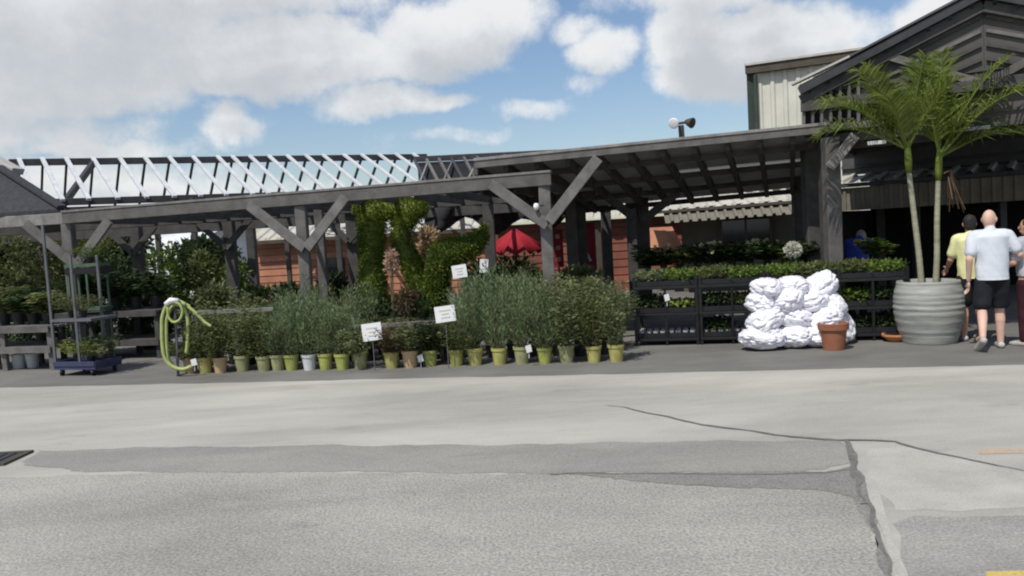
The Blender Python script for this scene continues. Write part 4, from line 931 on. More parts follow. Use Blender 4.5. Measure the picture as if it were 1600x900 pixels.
# trees further back
def tree(label, x, ytop, Y, rx, lf, name='tree', n=2600, group='trees behind the garden centre'):
    g = gx(x, Y); H = zat(g, ytop); t = thing(name, label, 'tree', tuple(g), 0, group); wr = rx / FPX * Y
    tr = MB(); tr.tube([g, g + Vector((.05, 0, H * .35)), g + Vector((0, .05, H * .7))], [.16, .12, .05], 8)
    for k in range(7):
        a = k * .9; tr.tube([g + Vector((0, 0, H * (.3 + .05 * k))), g + Vector((math.cos(a) * wr * .4, math.sin(a) * wr * .4, H * (.5 + .05 * k))), g + Vector((math.cos(a) * wr * .8, math.sin(a) * wr * .8, H * (.62 + .04 * k)))], [.06, .045, .015], 5)
    part('trunk', tr, M['bark'], t); lm = MB(); K = 16
    for k in range(K):
        a = random.random() * 6.28; q = random.random() ** .5; zz = random.uniform(.42, .9); wz = math.sin(math.pi * min(1, (zz - .3) / .75)) ** .6
        c = np.array([g.x + math.cos(a) * wr * .75 * q * wz, g.y + math.sin(a) * wr * .75 * q * wz, H * zz]); rad = np.array([wr * .36, wr * .36, H * .1]); k_ = n // K
        u = rng.normal(size=(k_, 3)); u /= np.linalg.norm(u, axis=1, keepdims=True); lm.leaves(c + u * rad * rng.uniform(.3, 1.1, (k_, 1)), u + rng.normal(scale=.7, size=(k_, 3)), .26, .13)
    part('crown', lm, M[lf], t); return t
tree('dark tree top rising beyond the shingled pavilion at the frame edge', -14, 212, 30, 34, 'leaf_dark')
for tx, tY, lbt in ((-190, 30, 'dark tree well beyond the left frame edge'), (-330, 34, 'farther dark tree beyond the left frame edge')): tree(lbt, tx, 330, tY, 90, 'leaf_dark')
tree('olive tree behind the left end of the pergola', 95, 352, 26, 60, 'leaf_olive'); tree('mid green tree behind the rear posts left of the tunnel', 185, 350, 27, 52, 'leaf_dark')
tree('dark tree in front of the white poly tunnel', 330, 372, 26, 46, 'leaf_dark'); tree('dark tree behind the left bench', 20, 346, 24, 60, 'leaf_dark')
# ------------------------------------------------------------------ left bench, trolley
def bench(name, label, pa, pb, depth_, zt0, shelf, mm, nslat=5):
    pa, pb = Vector(pa), Vector(pb); d = (pb - pa).normalized(); n = Vector((-d.y, d.x, 0)); t = thing(name, label, 'bench', tuple((pa + pb) / 2))
    for z in (zt0, shelf):
        for k in range(nslat):
            o_ = n * (depth_ * (k + .5) / nslat) + Vector((0, 0, z)); part('slat', MB().bar(pa + o_, pb + o_, depth_ / nslat * .86, .035), M[mm], t)
        for q0, q1 in ((pa + n * -.02, pb + n * -.02),): part('apron_board', MB().bar(q0 + Vector((0, 0, z - .03)), q1 + Vector((0, 0, z - .03)), .03, .1), M[mm], t)
    L_ = (pb - pa).length; k = max(2, int(L_ / .9) + 1)
    for i in range(k):
        for o_ in (.06, depth_ - .06):
            q = pa + d * (.06 + (L_ - .12) * i / (k - 1)) + n * o_; part('leg', MB().bar(q, q + Vector((0, 0, zt0 - .02)), .08, .08, (1, 0, 0)), M[mm], t)
    return t, d, n
bt, bd_, bn_ = bench('wooden_bench', 'weathered grey wooden plant bench with low shelf at the left edge', gx(-70, 12.9), gx(84, 12.4), .8, .68, .36, 'wood', 5)
b2, _, _ = bench('wooden_bench', 'dark wooden bench behind the plant trolley', gx(92, 13.6), gx(252, 13.1), .8, .78, .3, 'wood_dark', 5)
lb_ = ['yellow green plant in black pot at left end of grey bench', 'olive plant in black pot, second on the grey bench', 'dark plant in black pot, third on the grey bench', 'olive plant in black pot at right end of grey bench']
for i in range(4):
    q = gx(-70, 12.9).lerp(gx(84, 12.4), .42 + .15 * i) + Vector((0, .35, .70)); potted(q, lb_[i], 'plants on the grey bench', 'pot_black', 'broad', ['leaf_olive', 'leaf_olive', 'leaf_dark', 'leaf_olive'][i], .45, v=i, r=.28, n=500)
for i in range(5):
    q = gx(92, 13.6).lerp(gx(252, 13.1), .1 + .2 * i) + Vector((0, .4, .80)); potted(q, f'dark green plant in black pot, {ORD[i]} from left on the dark bench', 'plants on the dark bench', 'pot_black', 'broad', 'leaf_dark', .5, v=i % 2, r=.3, n=500)
for i, (x, lb) in enumerate(((30, 'pale grey pot on the ground under the grey bench, left'), (52, 'pale grey pot on the ground under the grey bench, right'))):
    g = gx(x, 12.9); solo('empty_pot', MB().lathe([(.08, 0), (.1, .2), (.11, .2), (.11, .23), (.095, .23), (.07, .02)], g, 16), M['pot_white'], lb, 'pot', tuple(g), 'pots under the grey bench')
# trolley: blue base, two tall posts, green shelf frame
tA, tB = G(86, 588), G(150, 588); td = (tB - tA).normalized(); tn2 = Vector((-td.y, td.x, 0)); TL = (tB - tA).length; TD = .5
tro = thing('plant_trolley', 'tall plant trolley with blue base and green shelf frame', 'trolley', tuple((tA + tB) / 2))
m = MB(); c = (tA + tB) / 2 + tn2 * TD / 2; m.frame(c + Vector((0, 0, .13)), td * TL / 2, tn2 * TD / 2, Vector((0, 0, .035))); part('base', m, M['blue'], tro)
for q0, q1 in ((tA, tB), (tA + tn2 * TD, tB + tn2 * TD), (tA, tA + tn2 * TD), (tB, tB + tn2 * TD)): part('rim', MB().bar(q0 + Vector((0, 0, .18)), q1 + Vector((0, 0, .18)), .03, .07), M['blue'], tro)
for f, g_ in ((.12, .1), (.88, .1), (.12, .9), (.88, .9)):
    q = tA + td * TL * f + tn2 * TD * g_; m = MB(); m.tube([q + Vector((-.015, 0, .05)), q + Vector((.015, 0, .05))], .05, 12); w_ = part('wheel', m, M['black'], tro)
    m = MB(); m.tube([q + Vector((-.02, 0, .05)), q + Vector((.02, 0, .05))], .018, 8); part('hub', m, M['grey_metal'], w_)
for x, yt, dpt in ((84, 352, .02), (127, 398, .02), (84, 470, TD), (127, 398, TD)):
    q = tA + td * (TL * (0.02 if x < 100 else .62)) + tn2 * dpt; zt0 = zat(q, yt); part('upright', MB().bar(q + Vector((0, 0, .16)), q + Vector((0, 0, zt0)), .035, .035, (1, 0, 0)), M['grey_metal'], tro)
for z, mm in ((.82, 'grey_metal'),):
    m = MB(); m.frame(c + Vector((0, 0, z)), td * TL * .5, tn2 * TD / 2, Vector((0, 0, .02))); part('shelf', m, M[mm], tro)
# green frame cabinet standing behind the trolley
gc = gx(150, 13.2); z0, z1 = zat(gc, 482), zat(gc, 414); cab = thing('green_stand', 'green metal framed plant stand with dark top shelf', 'plant stand', tuple(gc))
hw = .24
for sx_ in (-hw, hw):
    for sy_ in (-.15, .15): part('upright', MB().bar(gc + Vector((sx_, sy_, 0)), gc + Vector((sx_, sy_, z1)), .035, .035, (1, 0, 0)), M['green_metal'], cab)
part('upright', MB().bar(gc + Vector((.06, -.16, z0)), gc + Vector((.06, -.16, z1)), .03, .03, (1, 0, 0)), M['green_metal'], cab)
for z, mm, hh in ((z1, 'green_metal', .05), (z1 - .09, 'black', .1), (z0, 'green_metal', .05), (.3, 'green_metal', .04)): part('shelf', MB().box(gc + Vector((0, 0, z)), (hw * 2 + .08, .36, hh)), M[mm], cab)
potted(gc + Vector((.05, 0, z1 + .026)), 'yellow green plant on top of the green stand', 'plants on the trolley and stand', 'pot_black', 'bushy', 'leaf_bright', .25, r=.3, ps=.5, v=4, n=600)
for k, (f, lf, lb, h) in enumerate(((.25, 'leaf_yellow', 'yellow green plant on the blue trolley base, left', .3), (.6, 'leaf_bright', 'bright green plant on the blue trolley base, middle', .32), (.88, 'leaf_olive', 'olive plant on the blue trolley base, right', .3))):
    potted(tA + td * TL * f + tn2 * .25 + Vector((0, 0, .167)), lb, 'plants on the trolley and stand', 'pot_black', 'bushy', lf, h, r=.3, ps=.55, v=4, n=600)
for k, (f, lb) in enumerate(((.2, 'olive plant on the trolley upper shelf, left'), (.5, 'olive plant on the trolley upper shelf, right'))):
    potted(tA + td * TL * f + tn2 * .25 + Vector((0, 0, .842)), lb, 'plants on the trolley and stand', 'pot_black', 'bushy', 'leaf_olive', .28, r=.3, ps=.5, v=4, n=600)
# ------------------------------------------------------------------ black plant racks
ra_, rb2 = G(992, 541), G(1424, 531); rd = (rb2 - ra_).normalized(); rnn = Vector((-rd.y, rd.x, 0)); RLn = (rb2 - ra_).length; NR = 4; rw = RLn / NR
tray_me = MB(); tw, tdp = rw / 2 * .92, .5
for c, s in (((0, 0, .01), (tw, tdp, .015)), ((0, -tdp / 2, .04), (tw, .012, .07)), ((0, tdp / 2, .04), (tw, .012, .07)), ((-tw / 2 + .006, 0, .04), (.012, tdp - .02, .07)), ((tw / 2 - .006, 0, .04), (.012, tdp - .02, .07))): tray_me.box(c, s)
tray_meshes = {k: tray_me.mesh('tray', M[k]) for k in ('black', 'pot_white')}
cell = MB()
for i in range(4):
    for j in range(3): cell.lathe([(.028, 0), (.04, .075), (.036, .072)], ((i - 1.5) * tw / 4.2, (j - 1) * .16, .018), 8)
cell_me = {k: cell.mesh('cell_pots', M[k]) for k in ('pot_black', 'pot_white')}
def tray_fol(mname, h, n, ln, wd, seed):
    lm = MB(); C, D = [], []
    for q in range(n):
        i, j = rng.integers(0, 5), rng.integers(0, 3); x = (i - 2) * tw / 5 + rng.normal() * .035; y = (j - 1) * .16 + rng.normal() * .04; z = .07 + .72 * h * rng.random() ** .8
        C.append((x, y, z)); D.append((rng.normal() * .8, rng.normal() * .8, rng.normal() * .5 + .4))
    lm.leaves(C, D, ln, wd); return lm.mesh('foliage', M[mname])
TF = dict(leaf_olive=[tray_fol('leaf_olive', .2, 420, .07, .035, k) for k in range(2)], leaf_bright=[tray_fol('leaf_bright', .18, 420, .07, .035, k) for k in range(2)], leaf_yellow=[tray_fol('leaf_yellow', .1, 360, .06, .04, 0)], leaf_dark=[tray_fol('leaf_dark', .2, 420, .07, .035, k) for k in range(2)], leaf_grey=[tray_fol('leaf_grey', .2, 420, .06, .03, k) for k in range(2)])
TL_ = dict(leaf_olive='olive', leaf_bright='bright green', leaf_yellow='yellow green', leaf_dark='dark green', leaf_grey='grey green')
RN = ['left rack', 'second rack from left', 'third rack from left', 'rack nearest the palm pot']
TIER = {0: .1, 1: .46, 2: .84}
TN = {0: 'bottom', 1: 'middle', 2: 'top'}
plan = {(0, 2): ['leaf_grey', 'leaf_bright'], (0, 1): ['leaf_dark', 'leaf_yellow'], (0, 0): [None, None], (1, 2): ['leaf_olive', 'leaf_bright'], (1, 1): ['leaf_dark', 'leaf_olive'], (1, 0): ['leaf_dark', None],
        (2, 2): ['leaf_bright', 'leaf_olive'], (2, 1): ['leaf_dark', 'leaf_olive'], (2, 0): ['leaf_dark', 'leaf_dark'], (3, 2): ['leaf_olive', 'leaf_bright'], (3, 1): ['leaf_bright', 'leaf_dark'], (3, 0): ['leaf_dark', 'leaf_dark']}
for r_i in range(NR):
    o0 = ra_ + rd * rw * r_i; t = thing('plant_rack', ['black three tier plant rack beside the potted shrubs', 'black three tier plant rack left of the white bags', 'black three tier plant rack hidden behind the white bags', 'black three tier plant rack beside the palm pot'][r_i], 'plant rack', tuple(o0 + rd * rw / 2), 0, 'black plant racks along the road')
    for f in (.03, .97):
        for g_ in (.02, .56): q = o0 + rd * rw * f + rnn * g_; part('upright', MB().bar(q, q + Vector((0, 0, .98)), .04, .04, (1, 0, 0)), M['black'], t)
    q = o0 + rd * rw * .5 + rnn * .02; part('upright', MB().bar(q, q + Vector((0, 0, .84)), .03, .03, (1, 0, 0)), M['black'], t)
    for k, z in TIER.items():
        for g_ in (.02, .2, .38, .56): q = o0 + rnn * g_ + Vector((0, 0, z - .02)); part('shelf_bar', MB().bar(q + rd * .02, q + rd * (rw - .02), .05, .035), M['black'], t)
        for h_ in (0, 1):
            lf = plan[(r_i, k)][h_]; wt = (r_i < 2 and k == 0)
            loc = o0 + rd * rw * (.27 + .46 * h_) + rnn * .29 + Vector((0, 0, z))
            des = f'tray of {TL_[lf]} seedlings' if lf else 'tray of small white pots'
            tt = thing('plant_tray', f'{des}, {"left" if h_ == 0 else "right"} half of {TN[k]} tier, {RN[r_i]}', 'plant tray', tuple(loc), math.atan2(rd.y, rd.x), 'plant trays on the black racks')
            link('tray', tray_meshes['black'], tt); tag(link('cell_pots', cell_me['pot_white' if (wt or lf is None) else 'pot_black'], tt), kind='stuff')
            if lf: link('foliage', TF[lf][(r_i + k) % len(TF[lf])], tt)
# flowering plants on a higher bench behind the racks
fb, fd, fn_ = bench('wooden_bench', 'dark high bench of flowering plants behind the black racks', ra_ + rnn * 1.05 - rd * .1, rb2 + rnn * 1.05 + rd * .2, .7, .95, .4, 'wood_dark', 4)
FL = [('leaf_dark', 'dark'), ('leaf_dark', 'dark'), ('leaf_olive', 'olive'), ('leaf_dark', 'dark'), ('flower_cream', 'cream flowering'), ('leaf_dark', 'dark'), ('flower_cream', 'cream flowering'), ('leaf_dark', 'dark'), ('leaf_olive', 'olive'), ('leaf_dark', 'dark'), ('leaf_bright', 'bright green'), ('leaf_bright', 'bright green'), ('leaf_yellow', 'yellow green'), ('leaf_bright', 'bright green')]
for i, (lf, nm) in enumerate(FL):
    if i in (10, 11, 12): continue
    q = ra_ + rnn * 1.35 + rd * (RLn * (i + .5) / len(FL)) + Vector((0, 0, .97)); base = 'leaf_dark' if lf.startswith('flower') else lf
    t = potted(q, f'{nm} plant, {ORD[i]} from left on the high bench behind the racks', 'plants on the high bench', 'pot_black', 'broad', base, (.3 if i < 10 else .13 if i < 12 else .24), r=.28, v=i % 2, ps=.6, n=700)
    if lf.startswith('flower') or i in (1, 3, 7):
        k = 16; lm = MB(); C = [(random.uniform(-.2, .2), random.uniform(-.2, .1), random.uniform(.26, .42)) for _ in range(k)]
        for c in C: lm.leaves([c] * 6, rng.normal(size=(6, 3)) + np.array([0, -.3, .5]), .045, .04)
        tag(lpart('flowers', lm, M['flower_cream' if i != 3 else 'flower_white'], t), kind='stuff')
# round white flower head
p = A(1239, 391, 11.75); g = gx(1239, 11.75)
hy = thing('white_hydrangea', 'plant with one big round white flower head above the white bags', 'flowering plant', tuple(g)); m = MB()
u = rng.normal(size=(420, 3)); u /= np.linalg.norm(u, axis=1, keepdims=True); m.leaves(np.array(p) + u * .1, u + rng.normal(scale=.6, size=u.shape), .04, .04); part('flower_head', m, M['flower_white'], hy)
m = MB(); m.tube([g + Vector((0, 0, .1)), p], .012, 6); part('stem', m, M['stem'], hy)
m = MB(); m.leaves([tuple(Vector(g).lerp(p, .5 + .4 * random.random())) for _ in range(60)], rng.normal(size=(60, 3)), .14, .07); part('foliage', m, M['leaf_dark'], hy)
m = MB(); m.lathe([(.1, 0), (.13, .25), (.14, .25), (.12, .22)], g, 16); part('pot', m, M['pot_black'], hy)
# ------------------------------------------------------------------ white bags
BAGS = [(1192, 527, 34, 17, 0, 'bottom left white bag flat on the asphalt'), (1240, 524, 32, 17, .05, 'bottom middle white bag of the pile'), (1286, 524, 30, 17, 0, 'bottom white bag behind the terracotta pot'),
        (1196, 500, 30, 19, .1, 'second layer white bag at the left end'), (1243, 497, 30, 19, -.1, 'second layer white bag in the middle'), (1288, 499, 26, 18, .2, 'second layer white bag leaning right above the terracotta pot'), (1314, 512, 17, 22, .5, 'narrow white bag slumped at the right end'),
        (1190, 473, 24, 17, .15, 'third layer white bag at the left end'), (1228, 470, 26, 18, -.1, 'third layer white bag, centre'), (1266, 470, 24, 18, .3, 'third layer white bag right of centre'), (1298, 478, 20, 22, .6, 'third layer white bag tilted at the right'),
        (1200, 450, 25, 15, -.05, 'top white bag at the left of the pile'), (1238, 447, 24, 15, .1, 'top white bag in the middle'), (1280, 447, 26, 19, .2, 'topmost white bag bulging at the right')]
for i, (x, y, rx, ry, tl, lb) in enumerate(BAGS):
    lay = 0 if i < 3 else 1 if i < 7 else 2 if i < 11 else 3; Y = 10.45 + .06 * lay + .05 * math.sin(i * 2.1) + (.0 if x < 1300 else .1)
    p = A(x, y, Y); s_ = Y / FPX; bm = bmesh.new(); bmesh.ops.create_icosphere(bm, subdivisions=5, radius=1); off = Vector((i * 3.1, i * 1.7, 0))
    for v in bm.verts:
        q = v.co.copy(); e = 2.7; n_ = (abs(q.x) ** e + abs(q.y) ** e + abs(q.z) ** 2.2) ** (-1 / e); c_ = q * n_
        amp = .10 * noise.noise(q * 1.4 + off) + .08 * abs(noise.noise(q * 2.6 + off)) - .13 * (1 - min(1, abs(noise.noise(q * 1.9 + off * 2)) * 2.2)) ** 4 + .05 * abs(noise.noise(q * 4.5 + off)) - .06 * (1 - min(1, abs(noise.noise(q * 4.1 + off * 3)) * 3)) ** 3 + .03 * abs(noise.noise(q * 10 + off)) + .012 * noise.noise(q * 15 + off)
        c_ = c_ * (1.0 + amp - .06); v.co = Vector((c_.x * rx * s_ * 1.08, c_.y * .24, c_.z * ry * s_ * 1.1))
    rt = Matrix.Rotation(-tl + .35 * math.sin(i * 3.7) * (lay > 0), 3, 'Y') @ Matrix.Rotation(.7 * math.sin(i * 5), 3, 'Z')
    for v in bm.verts: v.co = rt @ v.co
    if lay == 0:
        for v in bm.verts: v.co.z = max(v.co.z, -p.z + .005)
    me = bpy.data.meshes.new('white_bag'); bm.to_mesh(me); bm.free(); me.materials.append(M['bag']); me.polygons.foreach_set('use_smooth', [True] * len(me.polygons))
    tag(link('white_bag', me, None, tuple(p)), lb, 'bag', 'pile of white bags')
# terracotta pots
g = G(1303, 546); s_ = g.y / FPX
t = thing('terracotta_pot', 'square shouldered terracotta pot in front of the white bags', 'pot', tuple(g)); m = MB()
hh = zat(g, 504)
m.lathe([(16 * s_, 0), (20 * s_, hh * .72), (20.5 * s_, hh * .74), (23 * s_, hh * .76), (23.5 * s_, hh * .98), (22.5 * s_, hh), (20 * s_, hh), (19 * s_, hh * .8), (17.5 * s_, hh * .45)], g, 32); part('body', m, M['terracotta'], t)
m = MB(); m.lathe([(17.5 * s_, hh * .5), (.001, hh * .5)], g, 20, cap_bot=False); part('soil', m, M['soil'], t)
g = G(1400, 533); t = thing('terracotta_saucer', 'low orange terracotta bowl lying beside the palm pot', 'bowl', tuple(g)); m = MB()
m.lathe([(.09, 0), (.16, .07), (.175, .075), (.175, .1), (.155, .1), (.13, .06), (.001, .03)], g, 24); part('bowl', m, M['terracotta_pale'], t)
g = G(1329, 533); m = MB()
p0 = Vector(g); m.tube([p0 + Vector((0, 0, .01)), p0 + Vector((-.02, 0, .12)), p0 + Vector((-.04, 0, .25)), p0 + Vector((-.02, .0, .36))], [.07, .07, .05, .02], 10); solo('folded_sack', m, M['flower_cream'], 'cream folded sack standing right of the terracotta pot', 'sack', tuple(g), smooth=True)
# ------------------------------------------------------------------ palm in the big pot
pg = G(1452, 534); s_ = pg.y / FPX; PH = zat(pg, 438)
t = thing('palm_planter', 'large grey green glazed pot with horizontal ribs holding the palms', 'planter', tuple(pg)); prof = []
for k in range(57):
    f = k / 56; r_ = 39 + 11.5 * math.sin(min(1, f / .62) * math.pi / 2) - (7.0 * ((f - .62) / .38) ** 2 if f > .62 else 0)
    r_ += (.5 * noise.noise(Vector((f * 17, 3.3, 0))) + .28 * math.sin(f * 2 * math.pi * 9.5 + 2 * math.sin(f * 9))) * (1.5 if .08 < f < .93 else 0) + (1.2 if f > .95 else 0); prof.append((r_ * s_, f * PH))
prof += [(40 * s_, PH), (39.5 * s_, PH * .9)]
m = MB(); m.lathe(prof, pg, 48); part('body', m, M['glaze'], t, True)
m = MB(); m.lathe([(40 * s_, PH * .92), (.001, PH * .95)], pg, 24, cap_bot=False); part('soil', m, M['soil'], t)
def frond(base, tipdir, length, droop, m_, nl=36, ll=.50):
    """feather frond: returns one mesh; rachis arches and leaflets hang in a V"""
    b = Vector(base); d = Vector(tipdir).normalized(); pts = []; p = b.copy()
    for k in range(15):
        pts.append(p.copy()); p = p + d * length / 14; d = (d + Vector((0, 0, -droop * (k / 14) ** 1.2 / 7))).normalized()
    mb_ = MB(); mb_.tube(pts, [.016 * (1 - k / 16) + .003 for k in range(15)], 5)
    for k in range(nl):
        t_ = .16 + .84 * k / (nl - 1); i = min(13, int(t_ * 14)); f = t_ * 14 - i; q = pts[i].lerp(pts[i + 1], f); dr = (pts[i + 1] - pts[i]).normalized()
        sdv = dr.cross(Vector((0, 0, 1)))
        if sdv.length < .15: sdv = dr.orthogonal()
        sdv.normalize(); upv = sdv.cross(dr); lw = ll * math.sin(math.pi * (.12 + .8 * t_)) ** .7 * random.uniform(.85, 1.1)
        for s in (-1, 1):
            ld = (sdv * s * .9 + dr * .75 + upv * random.uniform(.1, .75)).normalized(); w_ = .0135
            a0 = q; a1 = q + ld * lw * .5 + Vector((0, 0, -.01)); a2 = q + ld * lw + Vector((0, 0, -lw * random.uniform(.1, .55))); wv_ = ld.cross(upv).normalized() * w_
            mb_.add([a0 - wv_ * .4, a0 + wv_ * .4, a1 - wv_, a1 + wv_, a2], [(0, 1, 3, 2), (2, 3, 4)])
    return mb_
PALMS = [('palm_tree', 'left palm with slender bent trunk and spreading fronds in the ribbed pot', [(1440, 444), (1436, 400), (1430, 350), (1424, 300), (1420, 268)], 0.0,
          [((-.95, .1, 1.0), 1.25, .95), ((-.6, -.3, 1.1), 1.3, .75), ((-.3, .3, 1.2), 1.25, .45), ((.12, -.2, 1.2), 1.15, .4), ((.5, .3, 1.1), 1.15, .7), ((-1.0, .25, .62), 1.15, .95), ((-.5, -.5, .95), 1.0, .9), ((.35, -.4, 1.0), 1.0, .8), ((-.7, .5, 1.0), 1.35, .9)]),
         ('palm_tree', 'right palm with yellow green crownshaft and tall fronds in the ribbed pot', [(1462, 444), (1464, 400), (1464, 350), (1465, 310), (1466, 280)], .12,
          [((.1, .1, 1.2), 1.35, .4), ((.5, -.2, 1.1), 1.4, .7), ((.95, .1, .95), 1.5, .95), ((1.0, .3, .65), 1.45, 1.0), ((-.3, -.2, 1.15), 1.25, .5), ((.7, -.4, .95), 1.35, .95), ((.35, .4, 1.15), 1.4, .6), ((1.0, -.15, .5), 1.2, 1.0), ((.75, .1, 1.1), 1.55, .85)])]
for nm, lb, tr, dy, fr in PALMS:
    b0 = Vector((pg.x + (tr[0][0] - 1452) * s_, pg.y + dy, PH * .9)); fr = [(d, ln * 1.08, dr * 1.45 + .1) for d, ln, dr in fr]; fr = [(d, ln * .93, dr) for d, ln, dr in fr]; t = thing(nm, lb, 'palm', tuple(b0), 0, 'palms in the ribbed pot')
    pts = [A(x, y, pg.y + dy) for x, y in tr]; pts[0].z = PH * .93
    sp = [Vector(q) for q in smooth_pts([tuple(q) for q in pts], 8)]
    part('trunk', MB().tube(sp, [(.038 - .009 * k / len(sp)) * (1 + .05 * (k % 2)) for k in range(len(sp))], 12), M['trunk_palm'], t, True)
    top = sp[-1]; cs = top + Vector((-.01 if dy == 0 else .02, 0, .38)); part('crownshaft', MB().tube([top + Vector((0, 0, -.02)), top.lerp(cs, .3), top.lerp(cs, .7), cs], [.034, .046, .04, .022], 12), M['leaf_palm_y'], t, True)
    for k, (d, ln, dr) in enumerate(fr):
        part('frond', frond(cs + Vector((0, 0, -.1)), d, ln * 1.0, dr, None), M['leaf_palm_y'] if k in (1, 4) and dy else M['leaf_palm'], t)
    if dy:
        m = MB()
        for k in range(16):
            a = random.uniform(-.5, .5); e = top + Vector((.08 + random.uniform(0, .3), random.uniform(-.15, .15), -.02 - random.uniform(.15, .45))); m.tube([top + Vector((.04, 0, .06)), top + Vector((.14, a * .1, .1)), e], [.014, .012, .006], 5)
        part('dry_flower_stalks', m, M['leaf_brown'], t)
# ------------------------------------------------------------------ people
def person(label, loc, rz, pose, mats, hem=.86, trousers=False, hair=None, bald=False, sc=1.0, short_z=.52):
    t = thing('person', label, 'person', tuple(loc), rz); J = pose; V = Vector
    sh = J.get('lean', 0.0); hd = V(J.get('head', (0, .03 + sh, 1.60)))
    hrot = Matrix.Rotation(J.get('turn', 0), 3, 'Z')
    L_ = []; E = lambda c, r, rot=None: L_.append(('e', V(c), r, rot or Matrix.Identity(3))); Cc = lambda p, q, a, b: L_.append(('c', V(p), V(q), a, b))
    up = lambda x, y, z: (x, y + sh * max(0, (z - .9) / .6), z)
    E(up(0, 0, 1.27), (.17, .11, .19)); E(up(0, .01, 1.08), (.155, .125, .17)); E((0, 0, .93), (.165, .125, .13)); Cc(up(-.14, 0, 1.40), up(.14, 0, 1.40), .06, .06); Cc(up(0, 0, 1.42), hd + V((0, -.01, -.08)), .06, .056)
    E(hd, (.076, .096, .112), hrot); E(hd + hrot @ V((0, .03, -.06)), (.058, .066, .06), hrot)
    Cc(hd + hrot @ V((0, .095, .012)), hd + hrot @ V((0, .112, -.025)), .012, .016); Cc(hd + hrot @ V((-.022, .092, -.062)), hd + hrot @ V((.022, .092, -.062)), .009, .009)
    for s in (-1, 1): E(hd + hrot @ V((s * .078, 0, -.01)), (.012, .02, .032), hrot)
    for s, k in ((-1, 'l'), (1, 'r')):
        S, El, Wr = V(up(s * .19, 0, 1.39)), V(J['elb_' + k]), V(J['wri_' + k]); Cc(S, El, .05, .04); Cc(El, Wr, .042, .027)
        hdv = (Wr - El).normalized(); palm = Wr + hdv * .07; sd2 = V((0, 1, 0)) - hdv * hdv.y; sd2 = sd2.normalized() if sd2.length > .1 else V((1, 0, 0)); nr = hdv.cross(sd2)
        rotm = Matrix((sd2, nr, hdv)).transposed(); E(palm, (.042, .017, .058), rotm)
        for q, (o_, ln) in enumerate(((-.03, .06), (-.01, .075), (.011, .07), (.031, .055))):
            a0 = palm + sd2 * o_ + hdv * .045; a1 = a0 + hdv * ln * .55 + nr * .012 * s; a2 = a1 + hdv * ln * .45 + nr * .03 * s; Cc(a0, a1, .0105, .010); Cc(a1, a2, .010, .0085)
        a0 = palm + sd2 * .035 - hdv * .02; a1 = a0 + sd2 * .03 + hdv * .035; Cc(a0, a1, .013, .011); Cc(a1, a1 + hdv * .03 + nr * .01 * s, .011, .009)
        Hp, Kn, An = V((s * .09, 0, .9)), V(J['kne_' + k]), V(J['ank_' + k]); Cc(Hp, Kn, .085, .056); Cc(Kn, Kn.lerp(An, .35) + V((0, -.015, 0)), .054, .056); Cc(Kn.lerp(An, .35) + V((0, -.015, 0)), An, .054, .036); Cc(An, An + V((s * .015, .12, -.045)), .036, .03)
    body = link('body', remesh(L_, .0085, 4, 'body', mats['skin']), t)
    for s in (-1, 1):
        e = hd + hrot @ V((s * .03, .083, .012)); m = MB(); m.lathe([(.001, -.011), (.009, -.006), (.011, 0), (.009, .006), (.001, .011)], e, 8); lpart('eye', m, M['eye'], t, True)
    # shirt
    T = [('c', V(up(-.15, 0, 1.405)), V(up(.15, 0, 1.405)), .07, .07), ('c', V(up(0, -.005, 1.44)), V(up(0, -.005, 1.47)), .07, .06)]
    for q in range(16):
        f = q / 15; z = .84 + .53 * f; T.append(('e', V(up(0, .0, z)), (.188 + .022 * f - .012 * math.sin(math.pi * f), .158 - .018 * f, .075)))
    for s, k in ((-1, 'l'), (1, 'r')):
        S, El = V(up(s * .19, 0, 1.395)), V(J['elb_' + k]); T.append(('c', S, S.lerp(El, J.get('sleeve', .7)), .068, .074))
    def cl(co):
        q = co.copy(); q.z = max(q.z, hem); n_ = (noise.noise(V((q.x * 7, q.y * 7, q.z * 4)) + V(loc)) * .016 + noise.noise(V((q.x * 16 + q.z * 7, q.y * 16, q.z * 6))) * .009) * (1.4 - q.z * .5); r_ = V((q.x, q.y, 0)); r_ = r_.normalized() if r_.length > .01 else r_; return q + r_ * n_
    link('shirt', remesh(T, .014, 5, 'shirt', mats['shirt'], cl), t)
    P_ = [('e', V((0, 0, .90)), (.165, .125, .11))]
    for s, k in ((-1, 'l'), (1, 'r')):
        Hp, Kn, An = V((s * .09, 0, .84)), V(J['kne_' + k]), V(J['ank_' + k])
        if trousers: P_ += [('c', Hp, Kn, .105, .078), ('c', Kn, An + V((0, 0, .04)), .078, .07)]
        else: P_ += [('c', Hp, Hp.lerp(Kn, .82), .108, .104)]
    def cl2(co):
        q = co.copy(); n_ = noise.noise(q * 8) * .01; q.x += n_; q.y += n_
        if not trousers: q.z = max(q.z, short_z)
        return q
    link('trousers' if trousers else 'shorts', remesh(P_, .014, 5, 'trousers', mats['legs'], cl2), t)
    for s, k in ((-1, 'l'), (1, 'r')):
        An = V(J['ank_' + k]); tilt_ = J.get('heel_' + k, 0); fd_ = V((s * .015, .15, -.05 - tilt_ * .14)); S_ = [('c', An + V((0, -.03, -.035)), An + fd_, .042, .04), ('c', An + fd_, An + fd_ + V((0, .05, -.005)), .04, .03)]
        def cl3(co, zmin=An.z - .075 - tilt_ * .15): q = co.copy(); q.z = max(q.z, zmin); return q
        link('shoe', remesh(S_, .012, 3, 'shoe', mats['shoe'], cl3), t)
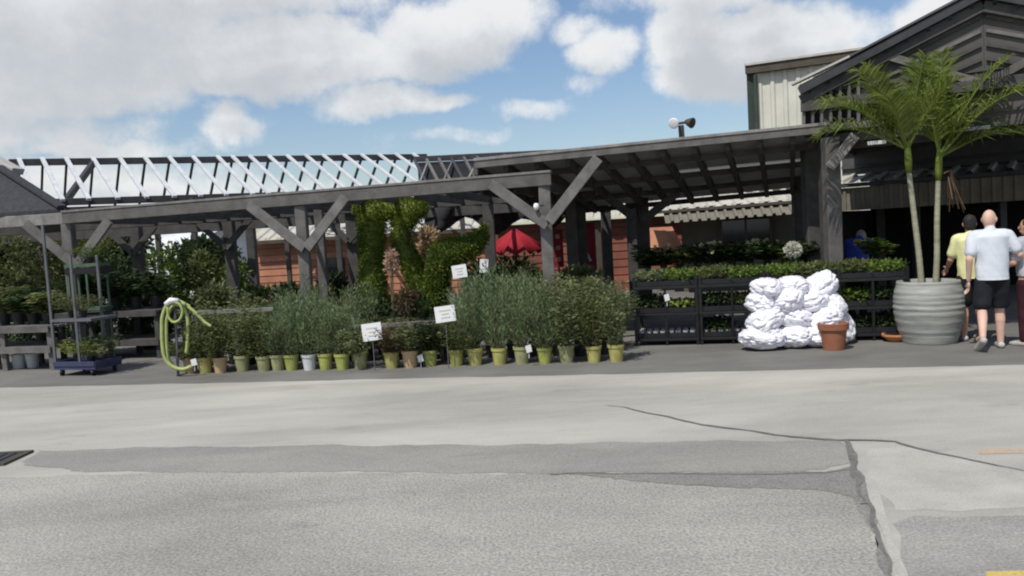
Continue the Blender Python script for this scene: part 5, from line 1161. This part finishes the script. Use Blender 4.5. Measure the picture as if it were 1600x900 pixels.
    if hair:
        Hh = [('e', hd + hrot @ V((0, -.018, .025)), (.084, .094, .1), hrot), ('e', hd + hrot @ V((0, -.045, -.02)), (.078, .068, .09 if not J.get('long') else .14), hrot)]
        link('hair', remesh(Hh, .014, 3, 'hair', hair, lambda co: co + V((1, 1, 1)) * noise.noise(co * 30) * .006), t)
    t.scale = (sc,) * 3; return t
stand = dict(elb_l=(-.25, -.02, 1.12), wri_l=(-.24, .06, .88), elb_r=(.25, -.02, 1.12), wri_r=(.24, .06, .88), kne_l=(-.1, .02, .49), ank_l=(-.11, 0, .075), kne_r=(.1, .02, .49), ank_r=(.11, 0, .075))
def P(**k): d = dict(stand); d.update(k); return d
g = G(1552, 545); Yp = g.y
sc_man = zat(g, 327) / 1.715
person('bald man in white T-shirt and black shorts walking away past the palm pot', g, -.25, P(lean=.04, turn=-.5, elb_r=(.31, .02, 1.15), wri_r=(.40, .22, 1.06), elb_l=(-.26, -.05, 1.12), wri_l=(-.25, .03, .86), kne_l=(-.13, -.04, .50), ank_l=(-.2, -.3, .19), heel_l=.8, kne_r=(.1, .08, .49), ank_r=(.1, .06, .075)),
       dict(skin=M['skin_pale'], shirt=M['shirt_white'], legs=M['cloth_black'], shoe=M['shoe']), sc=sc_man, short_z=.5)
g2 = G(1520, 532); person('dark haired person in pale yellow shirt behind the bald man', g2, -.1, P(turn=-.3, elb_l=(-.24, .06, 1.12), wri_l=(-.2, .26, 1.0)), dict(skin=M['skin'], shirt=M['shirt_yellow'], legs=M['cloth_black'], shoe=M['shoe']), hair=M['hair_dark'], sc=zat(g2, 334) / 1.73, short_z=.42)
g3 = G(1612, 540); person('person with auburn hair in pale grey top at the right frame edge', g3, .3, P(long=1, turn=.3, elb_l=(-.27, .02, 1.13), wri_l=(-.3, .22, 1.05)), dict(skin=M['skin'], shirt=M['shirt_grey'], legs=M['cloth_wine'], shoe=M['shoe']), trousers=True, hair=M['hair_red'], sc=zat(g3, 338) / 1.73, hem=.95)
g4 = gx(1340, 12.9); person('person in blue shirt bending over plants inside the dark bay', g4, -.7, P(lean=.26, head=(0, .36, 1.50), elb_l=(-.22, .34, 1.12), wri_l=(-.15, .52, .98), elb_r=(.22, .34, 1.12), wri_r=(.15, .52, .98)), dict(skin=M['skin'], shirt=M['shirt_blue'], legs=M['cloth_black'], shoe=M['shoe']), trousers=True, hair=M['hair_grey'], sc=zat(g4, 360) / 1.62)
